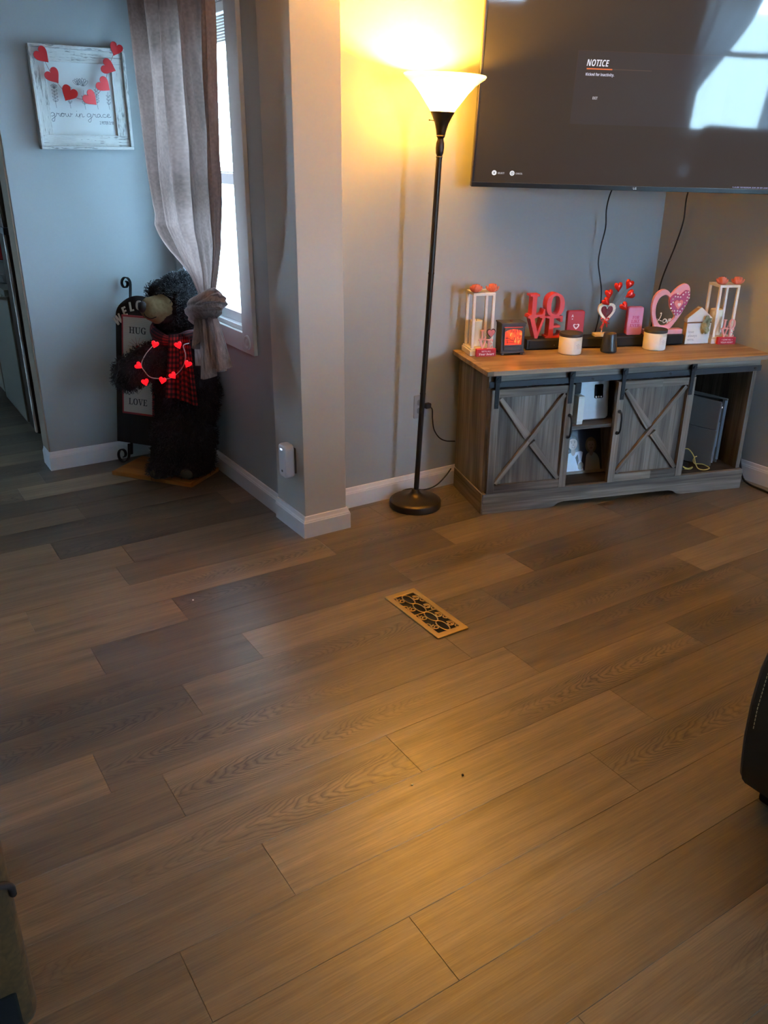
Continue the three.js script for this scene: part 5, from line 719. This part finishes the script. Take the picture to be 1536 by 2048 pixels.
// ---------------------------------------------------------------- seats cut by the frame, curtains and sofa mirrored in the screen
{
  const leatherMap = tex(256, 256, (u, v) => { const n = 0.75 + 0.5 * (fbm(u * 40, v * 40, 501, 3) - 0.5); return [n, n, n]; }, false);
  const leather = new THREE.MeshStandardMaterial({ color: new THREE.Color().setRGB(0.022, 0.014, 0.006), roughness: 0.62, bumpMap: leatherMap, bumpScale: 0.001 });
  const A = thing('leather_recliner', 'dark leather recliner with pale stitching cut off by the right edge of the photo', 'recliner', [1.712, 0, -0.965]);
  // arm: side face at local x = 0, front at z = 0, a softly bowed edge; body goes to +x and +z
  const bow = [[0.060, 0.012], [0.075, 0.004], [0.12, 0.000], [0.20, -0.004], [0.30, -0.005], [0.40, -0.001], [0.47, 0.008], [0.52, 0.022], [0.56, 0.045], [0.585, 0.075], [0.60, 0.12]];
  const armGeo = (() => { const n = 22, m = 20, w = 0.24, d = 0.86; return grid(m * 4, n, (u, v) => { const y = 0.06 + 0.54 * v, e = lerpTable(bow, y), r = 0.024, a = u * 4, k = Math.floor(a) % 4, t = a - Math.floor(a); const sh = new THREE.Vector2(); const x0 = e, x1 = w - e, z0 = e, z1 = d; const L = [[x0, z0 + r, x0, z1], [x0, z1, x1, z1], [x1, z1, x1, z0 + r], [x1, z0 + r, x0, z0 + r]][k]; if (k < 3) sh.set(L[0] + (L[2] - L[0]) * t, L[1] + (L[3] - L[1]) * t); else { const q = Math.PI * t, cx = (x0 + x1) / 2, hw = (x1 - x0) / 2; const se = 0.55; sh.set(cx + hw * Math.sign(Math.cos(q)) * Math.pow(Math.abs(Math.cos(q)), se), z0 + r - r * Math.pow(Math.abs(Math.sin(q)), se)); } return V(sh.x, y, sh.y); }); })();
  mesh('arm', [armGeo, box(0.06, 0.18, 0.55, 0.602, 0.06, 0.80, 0.02)], leather, A); mesh('arm', [box(0.82, 1.06, 0.06, 0.60, 0.02, 0.86, 0.06)], leather, A);
  mesh('seat', box(0.235, 0.825, 0.16, 0.46, 0.03, 0.72, 0.05), leather, A); mesh('backrest', box(0.225, 0.835, 0.2, 1.02, 0.66, 0.88, 0.07), leather, A); mesh('footrest', box(0.245, 0.815, 0.08, 0.40, -0.012, 0.035, 0.02), leather, A);
  mesh('base', box(0.05, 1.01, 0.0, 0.075, 0.05, 0.82, 0.01), std(0x0b0908, 0.8), A);
  const st = []; for (let i = 0; i < 30; i++) { const y = 0.24 + i * 0.0115; const e = lerpTable(bow, y), e2 = lerpTable(bow, y + 0.007), zz = 0.034 + e; st.push(rod([e - 0.0006, y, zz], [e2 - 0.0006, y + 0.0075, 0.034 + e2], 0.0011, 0.0011, 5)); } mesh('stitching', st, std(new THREE.Color().setRGB(0.55, 0.45, 0.26), 0.7), A, 'pale tan stitching');
  mesh('welt', tube(bow.map(([y, e]) => [e + 0.003, y, 0.020 + e]), 0.003, 40, 6), leather, A);
  const suedeMap = tex(256, 256, (u, v) => { const n = 0.8 + 0.5 * (fbm(u * 24, v * 24, 511, 3) - 0.5) + 0.2 * (noise(u * 200, v * 200, 7) - 0.5); return [n, n * 0.97, n * 0.93]; });
  const suede = new THREE.MeshStandardMaterial({ color: new THREE.Color().setRGB(0.095, 0.048, 0.009), roughness: 0.95, map: suedeMap });
  const B = thing('suede_recliner', 'brown suede recliner arm cut off by the lower left corner of the photo', 'recliner', [0.042, 0, -1.232]);
  mesh('arm', box(-0.24, 0, 0.045, 0.62, -0.78, 0.0, 0.035), suede, B); mesh('arm', box(-1.05, -0.81, 0.045, 0.62, -0.78, 0.0, 0.035), suede, B); mesh('seat', box(-0.815, -0.235, 0.15, 0.47, -0.70, -0.01, 0.04), suede, B); mesh('backrest', box(-0.83, -0.22, 0.2, 1.0, -0.86, -0.66, 0.06), suede, B);
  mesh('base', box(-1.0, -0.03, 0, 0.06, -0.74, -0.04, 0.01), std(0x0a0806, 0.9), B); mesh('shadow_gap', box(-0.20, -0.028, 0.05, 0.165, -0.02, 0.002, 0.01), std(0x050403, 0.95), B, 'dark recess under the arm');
  mesh('pull_strap', tube([[-0.07, 0.425, -0.001], [-0.03, 0.418, 0.003], [-0.004, 0.400, -0.003], [0.0, 0.365, -0.018]], 0.0065, 24, 8), std(new THREE.Color().setRGB(0.012, 0.005, 0.004), 0.7), B, 'dark leather pull strap');
  const grey = phy(new THREE.Color().setRGB(0.42, 0.47, 0.50), 1, { transmission: 0.3, thickness: 0, side: THREE.DoubleSide });
  for (const [x0, x1, x2, x3, l, n] of [[2.62, 2.98, 2.52, 2.66, 'left grey drape tied back at the rear window', 1], [3.46, 3.72, 3.40, 3.72, 'right grey drape at the rear window', 2]]) {
    const c = thing('curtain', l, 'curtain'); mesh('drape', grid(50, 30, (u, v) => { const y = 2.28 - v * 1.9, k = Math.pow(sstep(0, 0.75, v), 1.2), a = x0 + (x2 - x0) * k, b = (n === 1 ? x1 + 0.25 : x1) + ((x3) - (n === 1 ? x1 + 0.25 : x1)) * k; return V(a + (b - a) * u, y, ZF - 0.06 - 0.02 * Math.sin(u * 26)); }), grey, c);
  }
  const R2 = thing('accent_chair', 'dark armchair back in front of the rear window, mirrored in the television', 'armchair', [3.24, 0, 2.45]);
  mesh('backrest', box(-0.34, 0.34, 0.3, 0.98, 0.12, 0.30, 0.09), leather, R2); mesh('seat', box(-0.34, 0.34, 0.12, 0.44, -0.40, 0.2, 0.05), leather, R2); for (const s of [-1, 1]) mesh('arm', box(s * 0.40 - 0.07, s * 0.40 + 0.07, 0.05, 0.6, -0.4, 0.28, 0.04), leather, R2); for (const s of [-1, 1]) for (const z of [-0.34, 0.22]) mesh('leg', box(s * 0.36 - 0.025, s * 0.36 + 0.025, 0, 0.12, z - 0.025, z + 0.025, 0.004), std(0x1a120c, 0.6), R2);
}
// ---------------------------------------------------------------- slice of kitchen past the short wall
{
  const steel = phy(new THREE.Color().setRGB(0.055, 0.040, 0.030), 0.6, { specularIntensity: 0.12 }), chrome = std(0xffffff, 0.35);
  const F = thing('refrigerator', 'tall dark refrigerator with a bright chrome door strip beyond the short wall', 'refrigerator', [0.80, 0, -5.105]);
  mesh('cabinet', box(0.05, 0.70, 0.03, 1.76, 0.0, 0.51, 0.008), phy(0x0a0909, 0.7, { specularIntensity: 0.15 }), F); mesh('lower_door', box(0, 0.048, 0.06, 1.155, 0.0, 0.205, 0.012), steel, F); mesh('upper_door', box(0, 0.048, 1.175, 1.76, 0.0, 0.205, 0.012), phy(new THREE.Color().setRGB(0.10, 0.075, 0.055), 0.6, { specularIntensity: 0.15 }), F);
  mesh('chrome_strip', box(-0.008, 0.004, 0.07, 1.15, 0.176, 0.204, 0.004), chrome, F, 'bright chrome strip'); mesh('chrome_strip', box(-0.004, 0.002, 1.18, 1.75, 0.186, 0.194, 0.001), std(0x8e8780, 0.35, { metalness: 0.5 }), F); mesh('hinge', box(-0.012, 0.03, 1.148, 1.182, 0.10, 0.24, 0.004), blackPlastic, F, 'black door hinge'); mesh('plinth', box(0.06, 0.68, 0, 0.035, 0.02, 0.50, 0.002), blackPlastic, F);
  const D = thing('dishwasher', 'grey dishwasher front beside the dark refrigerator', 'dishwasher', [0.79, 0, -5.775]);
  mesh('door', box(0, 0.03, 0.075, 0.80, 0, 0.66, 0.006), phy(new THREE.Color().setRGB(0.17, 0.165, 0.135), 0.6, { specularIntensity: 0.3 }), D); mesh('tub', box(0.03, 0.60, 0.075, 0.80, 0.004, 0.656, 0.002), std(0x333333, 0.7), D); mesh('kickplate', box(0.05, 0.58, 0, 0.074, 0.004, 0.656, 0.002), blackPlastic, D); mesh('handle', [tube([[0.0, 0.785, 0.46], [-0.03, 0.79, 0.47], [-0.032, 0.79, 0.60], [0, 0.785, 0.61]], 0.008, 24, 8)], std(0xb9b4ac, 0.35), D, 'pale bar handle');
  const C = thing('kitchen_counter', 'kitchen counter running behind the dishwasher along the far wall', 'counter', [0.79, 0, -7.49]); mesh('countertop', box(-0.01, 0.738, 0.803, 0.838, 0, 2.375, 0.004), std(0x6b675f, 0.4), C); mesh('cabinet', box(0.02, 0.70, 0.08, 0.80, 0, 1.705, 0.003), std(0x7d7669, 0.6), C); mesh('kickboard', box(0.06, 0.68, 0, 0.08, 0.004, 1.70, 0.002), blackPlastic, C); for (const z of [0.05, 0.64, 1.22]) mesh('cabinet_door', box(0, 0.02, 0.10, 0.79, z, z + 0.455, 0.003), std(0x8a8375, 0.55), C);
  const glass = phy(new THREE.Color().setRGB(0.8, 0.84, 0.9), 0.08, { transmission: 0.8, thickness: 0.004, ior: 1.45 });
  const J = thing('glass_jar', 'clear glass jar on the kitchen counter under the red canister', 'jar', [0.872, 0.8382, -5.40]); mesh('jar', lathe([[0, 0], [0.058, 0], [0.064, 0.01], [0.064, 0.04], [0.058, 0.052], [0.064, 0.066], [0.064, 0.10], [0.052, 0.118], [0.050, 0.125], [0.046, 0.125], [0.046, 0.12], [0.059, 0.1], [0.059, 0.012], [0, 0.008]], 32), glass, J); mesh('lid', lathe([[0, 0.1252], [0.054, 0.1252], [0.055, 0.129], [0, 0.131]], 32), std(0xb9c0c9, 0.3), J);
  const K = thing('red_canister', 'small glossy red canister standing on the glass jar', 'canister', [0.872, 0.9694, -5.40]); mesh('body', lathe([[0, 0], [0.050, 0], [0.056, 0.01], [0.056, 0.09], [0.045, 0.125], [0.03, 0.135], [0, 0.135]], 36), std(new THREE.Color().setRGB(0.33, 0.012, 0.018), 0.22), K); mesh('knob', lathe([[0, 0.1352], [0.012, 0.1352], [0.015, 0.147], [0.009, 0.157], [0, 0.158]], 20), std(0x5a2412, 0.4), K);
}
renderer.render(scene, camera);
